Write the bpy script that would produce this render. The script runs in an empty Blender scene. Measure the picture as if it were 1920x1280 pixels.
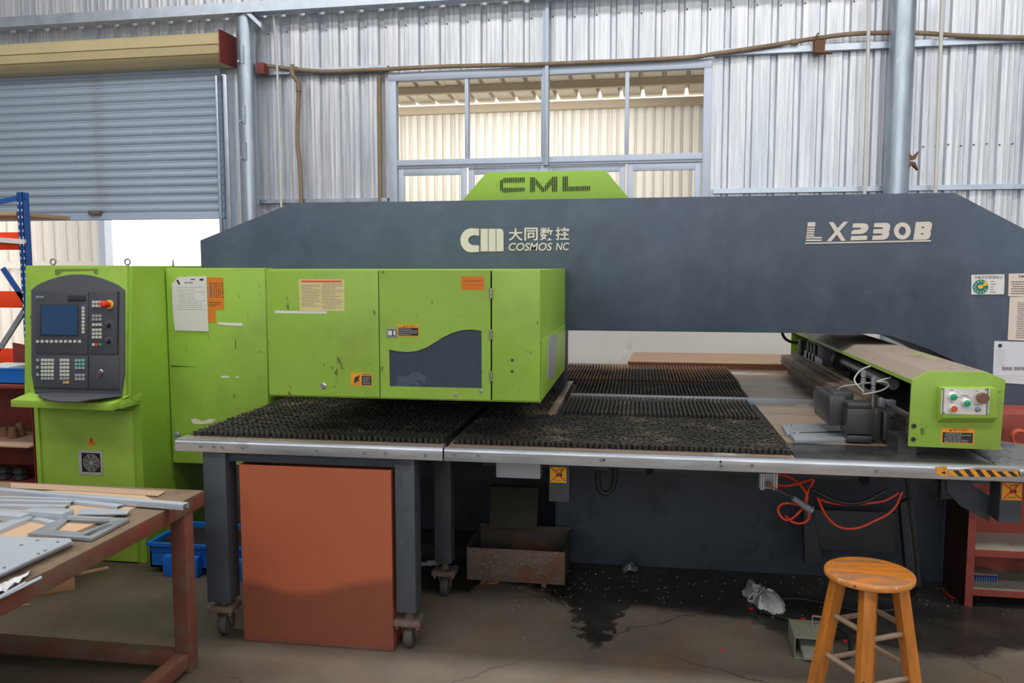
import bpy, bmesh, math, random
from mathutils import Vector, Matrix
from math import sin, cos, radians, pi, atan2, hypot

random.seed(7)
scene = bpy.context.scene
COL = scene.collection

# ------------------------------------------------------------------ camera
YAW, PITCH, FPX, EYE = radians(8.8), radians(5.2), 1550.0, 1.65
cam_data = bpy.data.cameras.new('camera')
cam_data.sensor_width = 36.0
cam_data.lens = 36.0 * FPX / 1920.0
cam_data.clip_start = 0.05
cam = bpy.data.objects.new('camera', cam_data)
COL.objects.link(cam)
cam.location = (0, 0, EYE)
cam.rotation_euler = (radians(90) - PITCH, 0, YAW)
scene.camera = cam

# ------------------------------------------------------------------ world, lights, exposure
scene.view_settings.view_transform = 'Standard'
scene.view_settings.look = 'None'
scene.view_settings.gamma = 1.0
scene.view_settings.use_curve_mapping = False
scene.view_settings.exposure = 0.0
scene.cycles.use_denoising = True
scene.cycles.max_bounces = 8

world = bpy.data.worlds.new('overcast_sky')
scene.world = world
world.use_nodes = True
wn = world.node_tree.nodes
wn['Background'].inputs['Color'].default_value = (1.0, 0.98, 0.95, 1)
wn['Background'].inputs['Strength'].default_value = 2.2


def area(name, loc, rot, sx, sy, power, color=(1, 1, 1)):
    l = bpy.data.lights.new(name, 'AREA')
    l.shape = 'RECTANGLE'
    l.size, l.size_y = sx, sy
    l.energy = power
    l.color = color
    o = bpy.data.objects.new(name, l)
    COL.objects.link(o)
    o.location = loc
    o.rotation_euler = rot
    return o


# translucent roof strips over the aisle and the open front of the shed
area('overhead_strip', (0.0, 3.4, 5.8), (0, 0, 0), 15.0, 0.9, 400, (1.0, 0.98, 0.95))
area('overhead_strip', (0.0, -0.6, 5.8), (radians(12), 0, 0), 15.0, 0.9, 245, (1.0, 0.98, 0.95))
area('overhead_strip', (0.0, 6.2, 5.8), (0, 0, 0), 15.0, 0.6, 35, (1.0, 0.98, 0.95))  # added lamp, brightens the white partition behind the press
area('open_gate', (0.8, -5.5, 3.6), (radians(84), 0, 0), 12.0, 3.4, 290, (0.95, 0.98, 1.0))
area('yard_fill', (-2.5, 10.6, 3.75), (radians(20), 0, 0), 5.0, 1.2, 125, (0.98, 0.97, 0.96))  # added lamp under the canopy, brightens the view through the window


# ------------------------------------------------------------------ geometry helpers
def ray(px, py):
    s, c = sin(YAW), cos(YAW)
    fw = Vector((-s * cos(PITCH), c * cos(PITCH), -sin(PITCH)))
    r = Vector((c, s, 0))
    u = r.cross(fw)
    return fw + r * ((px - 960) / FPX) - u * ((py - 640) / FPX)


EYEP = Vector((0, 0, EYE))


class Plane:
    """a drawing plane: origin, two axes, normal towards the viewer"""
    def __init__(s, o, ex, ey):
        s.o, s.ex, s.ey = Vector(o), Vector(ex).normalized(), Vector(ey).normalized()
        s.n = s.ex.cross(s.ey)

    def at(s, a, b, d=0.0):
        return s.o + s.ex * a + s.ey * b + s.n * d

    def uv(s, px, py, d=0.0):
        r = ray(px, py)
        o = s.o + s.n * d
        t = (o - EYEP).dot(s.n) / r.dot(s.n)
        q = EYEP + r * t - s.o
        return q.dot(s.ex), q.dot(s.ey)

    def xyz(s, px, py, d=0.0):
        a, b = s.uv(px, py, d)
        return s.at(a, b, d)


def YP(y):
    return Plane((0, y, 0), (1, 0, 0), (0, 0, 1))


def ZP(z):
    return Plane((0, 0, z), (1, 0, 0), (0, 1, 0))


def XP(x):
    return Plane((x, 0, 0), (0, 1, 0), (0, 0, 1))


class MB:
    def __init__(s):
        s.bm = bmesh.new()

    def face(s, pts):
        vs = [s.bm.verts.new(p) for p in pts]
        return s.bm.faces.new(vs)

    def prism(s, pts, vec):
        """polygon swept along vec"""
        vec = Vector(vec)
        a = [s.bm.verts.new(p) for p in pts]
        b = [s.bm.verts.new(Vector(p) + vec) for p in pts]
        n = len(a)
        fs = [s.bm.faces.new(a[::-1]), s.bm.faces.new(b)]
        for i in range(n):
            fs.append(s.bm.faces.new((a[i], a[(i + 1) % n], b[(i + 1) % n], b[i])))
        return fs

    def box(s, x0, x1, y0, y1, z0, z1):
        s.prism([(x0, y0, z0), (x1, y0, z0), (x1, y1, z0), (x0, y1, z0)], (0, 0, z1 - z0))
        return s

    def pp(s, pl, pts, d0, d1):
        s.prism([pl.at(a, b, d0) for a, b in pts], pl.n * (d1 - d0))
        return s

    def pr(s, pl, a0, b0, a1, b1, d0, d1):
        a0, a1 = min(a0, a1), max(a0, a1)
        b0, b1 = min(b0, b1), max(b0, b1)
        return s.pp(pl, [(a0, b0), (a1, b0), (a1, b1), (a0, b1)], d0, d1)

    def px(s, pl, x0, y0, x1, y1, d0, d1):
        a0, b0 = pl.uv(x0, y0)
        a1, b1 = pl.uv(x1, y1)
        return s.pr(pl, a0, b0, a1, b1, d0, d1)

    def ppx(s, pl, pts, d0, d1):
        return s.pp(pl, [pl.uv(*p) for p in pts], d0, d1)

    def obox(s, p0, p1, w, h, up=(0, 0, 1), off=0.0):
        """bar from p0 to p1, width w sideways, height h along up"""
        p0, p1, up = Vector(p0), Vector(p1), Vector(up)
        t = (p1 - p0).normalized()
        sd = t.cross(up).normalized()
        u = sd.cross(t)
        q = [p0 + sd * (-w / 2) + u * off, p0 + sd * (w / 2) + u * off,
             p0 + sd * (w / 2) + u * (h + off), p0 + sd * (-w / 2) + u * (h + off)]
        s.prism(q, p1 - p0)
        return s

    def cyl(s, p0, p1, r0, r1=None, seg=16):
        p0, p1 = Vector(p0), Vector(p1)
        if r1 is None:
            r1 = r0
        t = (p1 - p0).normalized()
        a = t.orthogonal().normalized()
        b = t.cross(a)
        v0 = [s.bm.verts.new(p0 + (a * cos(2 * pi * i / seg) + b * sin(2 * pi * i / seg)) * r0) for i in range(seg)]
        v1 = [s.bm.verts.new(p1 + (a * cos(2 * pi * i / seg) + b * sin(2 * pi * i / seg)) * r1) for i in range(seg)]
        s.bm.faces.new(v0[::-1])
        s.bm.faces.new(v1)
        for i in range(seg):
            s.bm.faces.new((v0[i], v0[(i + 1) % seg], v1[(i + 1) % seg], v1[i]))
        return s

    def lathe(s, o, axis, prof, seg=24):
        """profile of (radius, height) about an axis through o"""
        o, t = Vector(o), Vector(axis).normalized()
        a = t.orthogonal().normalized()
        b = t.cross(a)
        rings = []
        for r, h in prof:
            rings.append([s.bm.verts.new(o + t * h + (a * cos(2 * pi * i / seg) + b * sin(2 * pi * i / seg)) * max(r, 1e-4)) for i in range(seg)])
        for r0, r1 in zip(rings, rings[1:]):
            for i in range(seg):
                s.bm.faces.new((r0[i], r0[(i + 1) % seg], r1[(i + 1) % seg], r1[i]))
        s.bm.faces.new(rings[0][::-1])
        s.bm.faces.new(rings[-1])
        return s

    def tube(s, pts, r, seg=8, closed=False, smooth=0):
        pts = [Vector(p) for p in pts]
        if smooth:
            pts = spline(pts, smooth, closed)
        n = len(pts)
        rings = []
        nrm = None
        for i, p in enumerate(pts):
            if closed:
                t = pts[(i + 1) % n] - pts[i - 1]
            else:
                t = pts[min(i + 1, n - 1)] - pts[max(i - 1, 0)]
            t.normalize()
            if nrm is None:
                nrm = t.orthogonal().normalized()
            nrm = (nrm - t * nrm.dot(t)).normalized()
            b = t.cross(nrm)
            rings.append([s.bm.verts.new(p + (nrm * cos(2 * pi * k / seg) + b * sin(2 * pi * k / seg)) * r) for k in range(seg)])
        for i in range(n if closed else n - 1):
            r0, r1 = rings[i], rings[(i + 1) % n]
            for k in range(seg):
                s.bm.faces.new((r0[k], r0[(k + 1) % seg], r1[(k + 1) % seg], r1[k]))
        if not closed:
            s.bm.faces.new(rings[0][::-1])
            s.bm.faces.new(rings[-1])
        return s

    def ring(s, o, axis, R, r, seg=24, rs=8):
        o, t = Vector(o), Vector(axis).normalized()
        a = t.orthogonal().normalized()
        b = t.cross(a)
        return s.tube([o + (a * cos(2 * pi * i / seg) + b * sin(2 * pi * i / seg)) * R for i in range(seg)], r, rs, True)

    def text(s, pl, body, a0, b0, a1, b1, d, bold=0.0, shear=0.0):
        """flat lettering stretched into a rectangle of the plane"""
        cu = bpy.data.curves.new('text', 'FONT')
        cu.body = body
        cu.offset = bold
        cu.shear = shear
        cu.resolution_u = 4
        ob = bpy.data.objects.new('text', cu)
        COL.objects.link(ob)
        dg = bpy.context.evaluated_depsgraph_get()
        me = ob.evaluated_get(dg).to_mesh()
        vs = [v.co.copy() for v in me.vertices]
        ps = [list(p.vertices) for p in me.polygons]
        ob.evaluated_get(dg).to_mesh_clear()
        bpy.data.objects.remove(ob)
        bpy.data.curves.remove(cu)
        if not vs:
            return s
        x0, x1 = min(v.x for v in vs), max(v.x for v in vs)
        y0, y1 = min(v.y for v in vs), max(v.y for v in vs)
        bv = [s.bm.verts.new(pl.at(a0 + (a1 - a0) * (v.x - x0) / (x1 - x0), b0 + (b1 - b0) * (v.y - y0) / max(y1 - y0, 1e-6), d)) for v in vs]
        for p in ps:
            try:
                s.bm.faces.new([bv[i] for i in p])
            except ValueError:
                pass
        return s

    def textpx(s, pl, body, x0, y0, x1, y1, d, bold=0.0, shear=0.0):
        a0, b0 = pl.uv(x0, y1)
        a1, b1 = pl.uv(x1, y0)
        return s.text(pl, body, a0, b0, a1, b1, d, bold, shear)

    def lines(s, pl, x0, y0, x1, y1, n, d, fill=0.55, gap=0.25, rnd=None):
        """rows of print too small to read: broken dashes"""
        rnd = rnd or random
        a0, b0 = pl.uv(x0, y1)
        a1, b1 = pl.uv(x1, y0)
        h = (b1 - b0) / n
        for i in range(n):
            b = b1 - (i + 0.5) * h
            a = a0 + (a1 - a0) * rnd.choice((0, 0, 0.06))
            end = a1 - (a1 - a0) * rnd.choice((0, 0, 0.1, 0.35))
            while a < end:
                w = (a1 - a0) * rnd.uniform(0.06, 0.22)
                e = min(a + w, end)
                s.face([pl.at(a, b - h * fill / 2, d), pl.at(e, b - h * fill / 2, d), pl.at(e, b + h * fill / 2, d), pl.at(a, b + h * fill / 2, d)])
                a = e + (a1 - a0) * gap * 0.1
        return s


def spline(pts, k, closed=False):
    out = []
    n = len(pts)
    rng = n if closed else n - 1
    for i in range(rng):
        if closed:
            p0, p1, p2, p3 = pts[i - 1], pts[i], pts[(i + 1) % n], pts[(i + 2) % n]
        else:
            p0, p1, p2, p3 = pts[max(i - 1, 0)], pts[i], pts[i + 1], pts[min(i + 2, n - 1)]
        for j in range(k):
            t = j / k
            out.append(0.5 * ((2 * p1) + (p2 - p0) * t + (2 * p0 - 5 * p1 + 4 * p2 - p3) * t * t + (3 * p1 - p0 - 3 * p2 + p3) * t ** 3))
    if not closed:
        out.append(pts[-1])
    return out


WM = {}


def finish(mb, name, bev=0.0, seg=2, ang=38, inv=None):
    bm = mb.bm
    if inv is not None:
        bmesh.ops.transform(bm, matrix=inv, verts=bm.verts)
    bmesh.ops.recalc_face_normals(bm, faces=bm.faces)
    if bev > 0:
        es = [e for e in bm.edges if len(e.link_faces) == 2 and e.calc_face_angle(0) > radians(40)]
        bmesh.ops.bevel(bm, geom=es, offset=bev, segments=seg, affect='EDGES', profile=0.6, clamp_overlap=True)
    me = bpy.data.meshes.new(name)
    bm.to_mesh(me)
    bm.free()
    me.polygons.foreach_set('use_smooth', [True] * len(me.polygons))
    me.set_sharp_from_angle(angle=radians(ang))
    return me


def part(name, mb, m, parent, bev=0.0, label=None, stuff=False, ang=38):
    """one mesh object under its thing (coordinates given in the world)"""
    inv = WM[parent].inverted()
    me = finish(mb, name, bev, inv=inv, ang=ang)
    me.materials.append(m)
    o = bpy.data.objects.new(name, me)
    COL.objects.link(o)
    o.parent = parent
    WM[o] = WM[parent].copy()
    if label:
        o['label'] = label
    if stuff:
        o['kind'] = 'stuff'
    return o


def piece(name, me, parent, loc, rot=(0, 0, 0), label=None):
    """an instance sharing mesh data, at a world position"""
    o = bpy.data.objects.new(name, me)
    COL.objects.link(o)
    o.parent = parent
    o.location = WM[parent].inverted() @ Vector(loc)
    o.rotation_euler = rot
    WM[o] = WM[parent] @ Matrix.Translation(o.location)
    if label:
        o['label'] = label
    return o


def thing(name, label, cat, loc, group=None, rz=0.0, kind=None):
    o = bpy.data.objects.new(name, None)
    o.empty_display_size = 0.1
    COL.objects.link(o)
    o.location = loc
    o.rotation_euler = (0, 0, rz)
    WM[o] = Matrix.Translation(Vector(loc)) @ Matrix.Rotation(rz, 4, 'Z')
    if kind:
        o['kind'] = kind
    if label:
        o['label'] = label
    if cat:
        o['category'] = cat
    if group:
        o['group'] = group
    return o


def solo(name, mb, m, label=None, cat=None, group=None, bev=0.0, kind=None, ang=38):
    """a thing that is one mesh; its origin goes to the middle of its base"""
    vs = [v.co for v in mb.bm.verts]
    lo = Vector((min(v.x for v in vs), min(v.y for v in vs), min(v.z for v in vs)))
    hi = Vector((max(v.x for v in vs), max(v.y for v in vs), max(v.z for v in vs)))
    c = Vector(((lo.x + hi.x) / 2, (lo.y + hi.y) / 2, lo.z))
    me = finish(mb, name, bev, inv=Matrix.Translation(-c), ang=ang)
    me.materials.append(m)
    o = bpy.data.objects.new(name, me)
    COL.objects.link(o)
    o.location = c
    WM[o] = Matrix.Translation(c)
    if kind:
        o['kind'] = kind
    if label:
        o['label'] = label
    if cat:
        o['category'] = cat
    if group:
        o['group'] = group
    return o


# ------------------------------------------------------------------ materials
def S(r, g, b):
    f = lambda c: (c / 255) / 12.92 if c / 255 <= 0.04045 else ((c / 255 + 0.055) / 1.055) ** 2.4
    return (f(r), f(g), f(b), 1.0)


def MAT(name, col, rough=0.5, metal=0.0, var=0.12, vscale=3.0, stretch=(1, 1, 1), dirt=None, dirt2=None,
        bump=0.0, bscale=60.0, rvar=0.1, spec=None):
    """base colour with cloudy variation, up to two layers of dirt or wear (colour, scale, low, high, stretch), fine relief"""
    m = bpy.data.materials.new(name)
    m.use_nodes = True
    nt = m.node_tree
    N, L = nt.nodes, nt.links
    p = N['Principled BSDF']
    tc = N.new('ShaderNodeTexCoord')

    def noise(scale, st, detail=5.0, rough_=0.6):
        mp = N.new('ShaderNodeMapping')
        mp.inputs['Scale'].default_value = st
        L.new(tc.outputs['Object'], mp.inputs['Vector'])
        n = N.new('ShaderNodeTexNoise')
        n.inputs['Scale'].default_value = scale
        n.inputs['Detail'].default_value = detail
        n.inputs['Roughness'].default_value = rough_
        L.new(mp.outputs['Vector'], n.inputs['Vector'])
        return n

    n0 = noise(vscale, stretch)
    mix = N.new('ShaderNodeMix')
    mix.data_type = 'RGBA'
    mix.inputs[6].default_value = tuple(c * (1 - var) for c in col[:3]) + (1,)
    mix.inputs[7].default_value = tuple(min(1, c * (1 + var)) for c in col[:3]) + (1,)
    mr = N.new('ShaderNodeMapRange')
    mr.inputs[1].default_value, mr.inputs[2].default_value = 0.3, 0.7
    L.new(n0.outputs['Fac'], mr.inputs[0])
    L.new(mr.outputs[0], mix.inputs[0])
    out = mix.outputs[2]
    for k, d in enumerate((dirt, dirt2)):
        if not d:
            continue
        dc, ds, lo, hi = d[:4]
        st = d[4] if len(d) > 4 else (1, 1, 1)
        amt = d[5] if len(d) > 5 else 1.0
        nd = noise(ds, (st[0] + 0.013 * k, st[1], st[2]), 7.0, 0.65)
        r = N.new('ShaderNodeMapRange')
        r.inputs[1].default_value, r.inputs[2].default_value = lo, hi
        r.inputs[4].default_value = amt
        L.new(nd.outputs['Fac'], r.inputs[0])
        mx = N.new('ShaderNodeMix')
        mx.data_type = 'RGBA'
        mx.inputs[7].default_value = dc
        L.new(r.outputs[0], mx.inputs[0])
        L.new(out, mx.inputs[6])
        out = mx.outputs[2]
    L.new(out, p.inputs['Base Color'])
    p.inputs['Metallic'].default_value = metal
    if rvar:
        rr = N.new('ShaderNodeMapRange')
        rr.inputs[3].default_value, rr.inputs[4].default_value = max(0.02, rough - rvar), min(1, rough + rvar)
        L.new(n0.outputs['Fac'], rr.inputs[0])
        L.new(rr.outputs[0], p.inputs['Roughness'])
    else:
        p.inputs['Roughness'].default_value = rough
    if spec is not None:
        p.inputs['Specular IOR Level'].default_value = spec
    if bump:
        nb = noise(bscale, stretch, 4.0)
        b = N.new('ShaderNodeBump')
        b.inputs['Strength'].default_value = bump
        b.inputs['Distance'].default_value = 0.01
        L.new(nb.outputs['Fac'], b.inputs['Height'])
        L.new(b.outputs['Normal'], p.inputs['Normal'])
    return m


green = MAT('green_paint', S(148, 184, 68), 0.42, 0, 0.07, 2.2, dirt=(S(122, 134, 66), 3.2, 0.5, 0.75, (1, 1, 1), 0.55),
            dirt2=(S(66, 70, 38), 21, 0.645, 0.70, (1, 1, 0.6), 0.75), bump=0.03, bscale=30)
green_plain = MAT('green_paint_clean', S(140, 178, 58), 0.45, 0, 0.08, 2.0, dirt=(S(70, 78, 36), 17, 0.65, 0.72, (1, 1, 0.7), 0.6))
green_dusty = MAT('green_paint_dusty', S(150, 188, 62), 0.55, 0, 0.1, 3.0, dirt=(S(150, 137, 122), 2.6, 0.34, 0.44, (2.2, 0.6, 2.0), 1.0),
                  dirt2=(S(104, 92, 56), 5, 0.58, 0.68, (1, 0.6, 1), 0.7))
slate = MAT('slate_blue_paint', S(67, 79, 96), 0.5, 0, 0.2, 1.7, dirt=(S(100, 113, 131), 5.0, 0.48, 0.85, (1, 1, 1), 0.5),
            dirt2=(S(40, 45, 52), 4.2, 0.6, 0.8, (1, 1, 1), 0.6), bump=0.04, bscale=25)
slate_dark = MAT('slate_paint_grimy', S(58, 66, 76), 0.55, 0, 0.2, 2.5, dirt=(S(30, 30, 30), 6, 0.55, 0.72, (1, 1, 1), 0.7))
leg_paint = MAT('worn_leg_paint', S(76, 82, 90), 0.5, 0.1, 0.15, 5, dirt=(S(120, 88, 58), 8, 0.66, 0.75), dirt2=(S(42, 42, 44), 5, 0.55, 0.75))
letter = MAT('pale_lettering', S(214, 206, 196), 0.6, 0, 0.04, 6)
galv = MAT('galvanised_steel', S(190, 200, 212), 0.38, 0.75, 0.12, 9, bump=0.02)
galv_pipe = MAT('galvanised_pipe', S(172, 184, 196), 0.36, 0.7, 0.2, 7, stretch=(1, 1, 0.3), dirt=(S(232, 234, 236), 3, 0.6, 0.7, (1, 1, 0.35)))
wall_steel = MAT('corrugated_wall_steel', S(214, 217, 223), 0.36, 0.45, 0.24, 14, stretch=(4, 4, 0.12),
                 dirt=(S(168, 180, 196), 1.3, 0.5, 0.75, (3, 3, 0.5), 0.6), dirt2=(S(150, 140, 126), 5, 0.66, 0.78, (3, 3, 0.25), 0.5), bump=0.12, bscale=9)
alu = MAT('brushed_aluminium', S(196, 200, 206), 0.34, 0.8, 0.14, 10, stretch=(0.4, 4, 4), dirt=(S(122, 118, 112), 7, 0.6, 0.72, (0.5, 1, 1), 0.7))
alu_frame = MAT('window_aluminium', S(186, 196, 212), 0.45, 0.35, 0.06, 5)
shutter_mat = MAT('shutter_grey_paint', S(168, 184, 202), 0.5, 0.1, 0.06, 3, stretch=(0.5, 1, 3), dirt=(S(150, 156, 164), 3, 0.55, 0.8))
cream_metal = MAT('cream_metal', S(206, 190, 146), 0.55, 0, 0.05, 3)
maroon = MAT('maroon_paint', S(128, 52, 44), 0.6, 0, 0.15, 4, dirt=(S(96, 40, 34), 6, 0.55, 0.75))
red_oxide = MAT('red_oxide_paint', S(172, 90, 62), 0.5, 0, 0.1, 1.6, dirt=(S(140, 72, 50), 3, 0.55, 0.8, (1, 1, 1), 0.6),
                dirt2=(S(104, 60, 44), 9, 0.7, 0.78))
red_bin = MAT('bin_red_oxide', S(184, 98, 66), 0.48, 0, 0.07, 1.4, dirt=(S(150, 78, 54), 2.2, 0.55, 0.8, (1, 1, 1), 0.5))
# the bin front is darker below a wavy line about a third of the way up
dark_foot_bin = MAT('bin_red_oxide_dark_foot', S(184, 98, 66), 0.48, 0, 0.07, 1.4, dirt=(S(150, 78, 54), 2.2, 0.55, 0.8, (1, 1, 1), 0.5))
_n, _l = dark_foot_bin.node_tree.nodes, dark_foot_bin.node_tree.links
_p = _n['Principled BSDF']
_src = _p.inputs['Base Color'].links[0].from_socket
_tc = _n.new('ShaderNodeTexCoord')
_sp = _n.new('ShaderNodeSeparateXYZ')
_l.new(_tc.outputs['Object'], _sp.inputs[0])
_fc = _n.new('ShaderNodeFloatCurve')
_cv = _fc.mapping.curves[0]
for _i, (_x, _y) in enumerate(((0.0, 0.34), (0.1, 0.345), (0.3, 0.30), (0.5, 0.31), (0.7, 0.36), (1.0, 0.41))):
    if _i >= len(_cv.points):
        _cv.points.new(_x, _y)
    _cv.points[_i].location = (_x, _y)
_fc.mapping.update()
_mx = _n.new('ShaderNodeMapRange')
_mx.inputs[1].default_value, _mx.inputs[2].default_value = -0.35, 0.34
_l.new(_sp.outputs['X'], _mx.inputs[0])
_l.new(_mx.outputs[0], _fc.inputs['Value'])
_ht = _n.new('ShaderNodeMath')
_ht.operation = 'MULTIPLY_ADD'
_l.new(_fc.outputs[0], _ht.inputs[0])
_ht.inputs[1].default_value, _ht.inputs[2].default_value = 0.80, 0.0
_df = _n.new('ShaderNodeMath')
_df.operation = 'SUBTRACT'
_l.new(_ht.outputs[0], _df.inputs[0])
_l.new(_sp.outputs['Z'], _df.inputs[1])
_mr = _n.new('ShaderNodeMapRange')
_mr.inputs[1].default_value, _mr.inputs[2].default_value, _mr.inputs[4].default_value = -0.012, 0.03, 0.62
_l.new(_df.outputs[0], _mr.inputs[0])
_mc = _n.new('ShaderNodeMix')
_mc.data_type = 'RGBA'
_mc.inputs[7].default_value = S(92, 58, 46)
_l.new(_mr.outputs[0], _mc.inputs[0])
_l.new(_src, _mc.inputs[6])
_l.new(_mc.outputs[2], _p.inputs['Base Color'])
bench_red = MAT('bench_red_oxide', S(112, 66, 54), 0.6, 0, 0.16, 6, dirt=(S(104, 82, 68), 7, 0.48, 0.6), dirt2=(S(138, 50, 44), 9, 0.62, 0.68))
shelf_red = MAT('shelf_red_paint', S(150, 66, 54), 0.6, 0, 0.14, 4, dirt=(S(92, 46, 38), 5, 0.52, 0.7), dirt2=(S(216, 206, 196), 26, 0.7, 0.74))
shelf_dust = MAT('dusty_shelf_board', S(150, 142, 130), 0.8, 0, 0.14, 5, dirt=(S(112, 96, 84), 6, 0.55, 0.7))
bench_top = MAT('bench_top_plate', S(124, 104, 84), 0.7, 0, 0.15, 4, dirt=(S(92, 74, 60), 5, 0.5, 0.7))
cardboard = MAT('cardboard', S(196, 164, 134), 0.85, 0, 0.06, 5)
cardboard_dark = MAT('cardboard_box_side', S(178, 134, 96), 0.85, 0, 0.06, 4)
brown_board = MAT('brown_board', S(176, 148, 124), 0.75, 0, 0.08, 3, stretch=(0.4, 2, 2))
brown_edge = MAT('brown_board_edge', S(108, 66, 50), 0.8, 0, 0.1, 6)
rust = MAT('rusty_iron', S(122, 88, 66), 0.75, 0.2, 0.2, 8, dirt=(S(150, 84, 44), 7, 0.55, 0.7))
castor_mat = MAT('dusty_castor_iron', S(120, 104, 94), 0.7, 0.2, 0.15, 12, dirt=(S(128, 84, 62), 14, 0.55, 0.7))
wheel_mat = MAT('grey_castor_rubber', S(78, 74, 70), 0.7, 0, 0.15, 10)
cart_steel = MAT('scraped_cart_steel', S(112, 94, 82), 0.6, 0.3, 0.25, 7, stretch=(1, 1, 3), dirt=(S(172, 166, 156), 60, 0.56, 0.66, (1, 1, 1.6), 0.8), dirt2=(S(126, 66, 44), 4, 0.55, 0.68))
cart_in = MAT('cart_inside_rust', S(70, 62, 54), 0.7, 0.2, 0.25, 6, dirt=(S(112, 70, 46), 4, 0.56, 0.7))
black = MAT('black_rubber', S(34, 34, 36), 0.55, 0, 0.15, 8)
black_dead = MAT('dark_cavity', S(14, 14, 15), 0.8, 0, 0.1, 8)
bristle = MAT('brush_bristle', S(50, 46, 42), 0.7, 0, 0.3, 3, dirt=(S(120, 108, 88), 5.0, 0.53, 0.75))
bristle_far = MAT('brush_bristle_rusty', S(78, 66, 54), 0.7, 0, 0.3, 3, dirt=(S(136, 100, 72), 3.0, 0.42, 0.62))
mat_base = MAT('brush_mat_base', S(36, 35, 34), 0.7, 0, 0.2, 5)
table_steel = MAT('oily_table_steel', S(92, 92, 92), 0.28, 0.5, 0.25, 2.0, stretch=(0.6, 1.5, 1), dirt=(S(52, 50, 48), 2.2, 0.48, 0.62))
table_dusty = MAT('dusty_table_plank', S(146, 128, 110), 0.42, 0.25, 0.18, 2.0, stretch=(0.5, 2, 1), dirt=(S(206, 200, 192), 2.4, 0.58, 0.68, (0.7, 1.4, 1)), dirt2=(S(74, 62, 52), 30, 0.66, 0.72))
speck_steel = MAT('speckled_steel', S(132, 134, 136), 0.35, 0.5, 0.15, 3, dirt=(S(64, 62, 60), 40, 0.56, 0.62), dirt2=(S(60, 58, 56), 2.0, 0.5, 0.62))
clamp_steel = MAT('blackened_clamp_steel', S(72, 74, 76), 0.36, 0.5, 0.2, 6, dirt=(S(104, 90, 74), 5, 0.6, 0.75))
rail_dusty = MAT('dusty_rail', S(122, 106, 94), 0.6, 0.2, 0.2, 4, dirt=(S(168, 146, 124), 6, 0.55, 0.72), dirt2=(S(70, 50, 38), 18, 0.68, 0.72))
steel_bright = MAT('bright_steel', S(196, 198, 202), 0.25, 0.9, 0.08, 8)
steel_grey = MAT('grey_steel', S(150, 156, 164), 0.4, 0.35, 0.12, 6)
panel_dark = MAT('console_panel_grey', S(74, 77, 84), 0.5, 0, 0.05, 4)
panel_darker = MAT('console_panel_inset', S(66, 69, 77), 0.5, 0, 0.05, 4)
groove = MAT('panel_groove', S(38, 40, 44), 0.6, 0, 0.05, 4)
screen_mat = MAT('dead_screen_glass', S(44, 76, 112), 0.12, 0, 0.04, 2, rvar=0)
key_white = MAT('key_white', S(216, 212, 204), 0.5, 0, 0.03, 9)
key_grey = MAT('key_grey', S(168, 168, 166), 0.5, 0, 0.03, 9)
key_teal = MAT('key_teal', S(92, 186, 176), 0.5, 0, 0.03, 9)
key_orange = MAT('key_orange', S(240, 160, 40), 0.5, 0, 0.03, 9)
key_green = MAT('button_green', S(34, 160, 116), 0.4, 0, 0.05, 9)
key_red = MAT('button_red', S(226, 56, 40), 0.35, 0, 0.05, 9)
orange_btn = MAT('button_orange', S(206, 92, 56), 0.4, 0, 0.05, 9)
brown_btn = MAT('button_brown', S(120, 86, 70), 0.5, 0, 0.08, 9)
yellow_plastic = MAT('yellow_plastic', S(214, 184, 48), 0.45, 0, 0.06, 9)
white_plate = MAT('white_plate', S(226, 222, 220), 0.4, 0, 0.04, 5, dirt=(S(190, 178, 168), 5, 0.58, 0.75))
sticker_orange = MAT('sticker_orange', S(240, 158, 36), 0.5, 0, 0.05, 8)
sticker_yellow = MAT('sticker_yellow', S(244, 186, 30), 0.5, 0, 0.05, 8)
sticker_red = MAT('sticker_red', S(222, 52, 34), 0.5, 0, 0.04, 8)
ink = MAT('black_ink', S(46, 44, 46), 0.6, 0, 0.05, 9)
ink_grey = MAT('grey_ink', S(128, 126, 128), 0.7, 0, 0.05, 9)
ink_pale = MAT('pale_ink', S(176, 170, 166), 0.6, 0, 0.05, 9)
ink_red = MAT('red_ink', S(226, 92, 78), 0.6, 0, 0.05, 9)
ink_blue = MAT('blue_ink', S(70, 96, 150), 0.6, 0, 0.05, 9)
paper_stained = MAT('stained_white_paper', S(216, 212, 210), 0.75, 0, 0.04, 4, dirt=(S(180, 148, 132), 6, 0.58, 0.72, (1, 1, 1), 0.7))
paper_white = MAT('white_paper', S(214, 218, 226), 0.75, 0, 0.02, 4)
paper_cream = MAT('cream_paper', S(220, 208, 196), 0.75, 0, 0.03, 4)
paper_yellow = MAT('pale_yellow_paper', S(222, 208, 148), 0.7, 0, 0.03, 4)
paper_orange = MAT('orange_paper', S(218, 122, 30), 0.7, 0, 0.06, 6)
tape_white = MAT('white_tape', S(228, 228, 220), 0.5, 0, 0.03, 6)
chart_green = MAT('chart_green', S(32, 122, 108), 0.5, 0, 0.03, 6)
blue_plastic = MAT('blue_plastic', S(24, 104, 190), 0.4, 0, 0.06, 4)
blue_steel = MAT('blue_rack_paint', S(34, 84, 158), 0.4, 0, 0.08, 4)
orange_steel = MAT('orange_red_rack_paint', S(236, 66, 26), 0.45, 0, 0.06, 4)
hose_red = MAT('orange_red_hose', S(232, 66, 34), 0.4, 0, 0.04, 6)
clear_tube = MAT('milky_tube', S(176, 172, 160), 0.3, 0, 0.06, 6)
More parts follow.
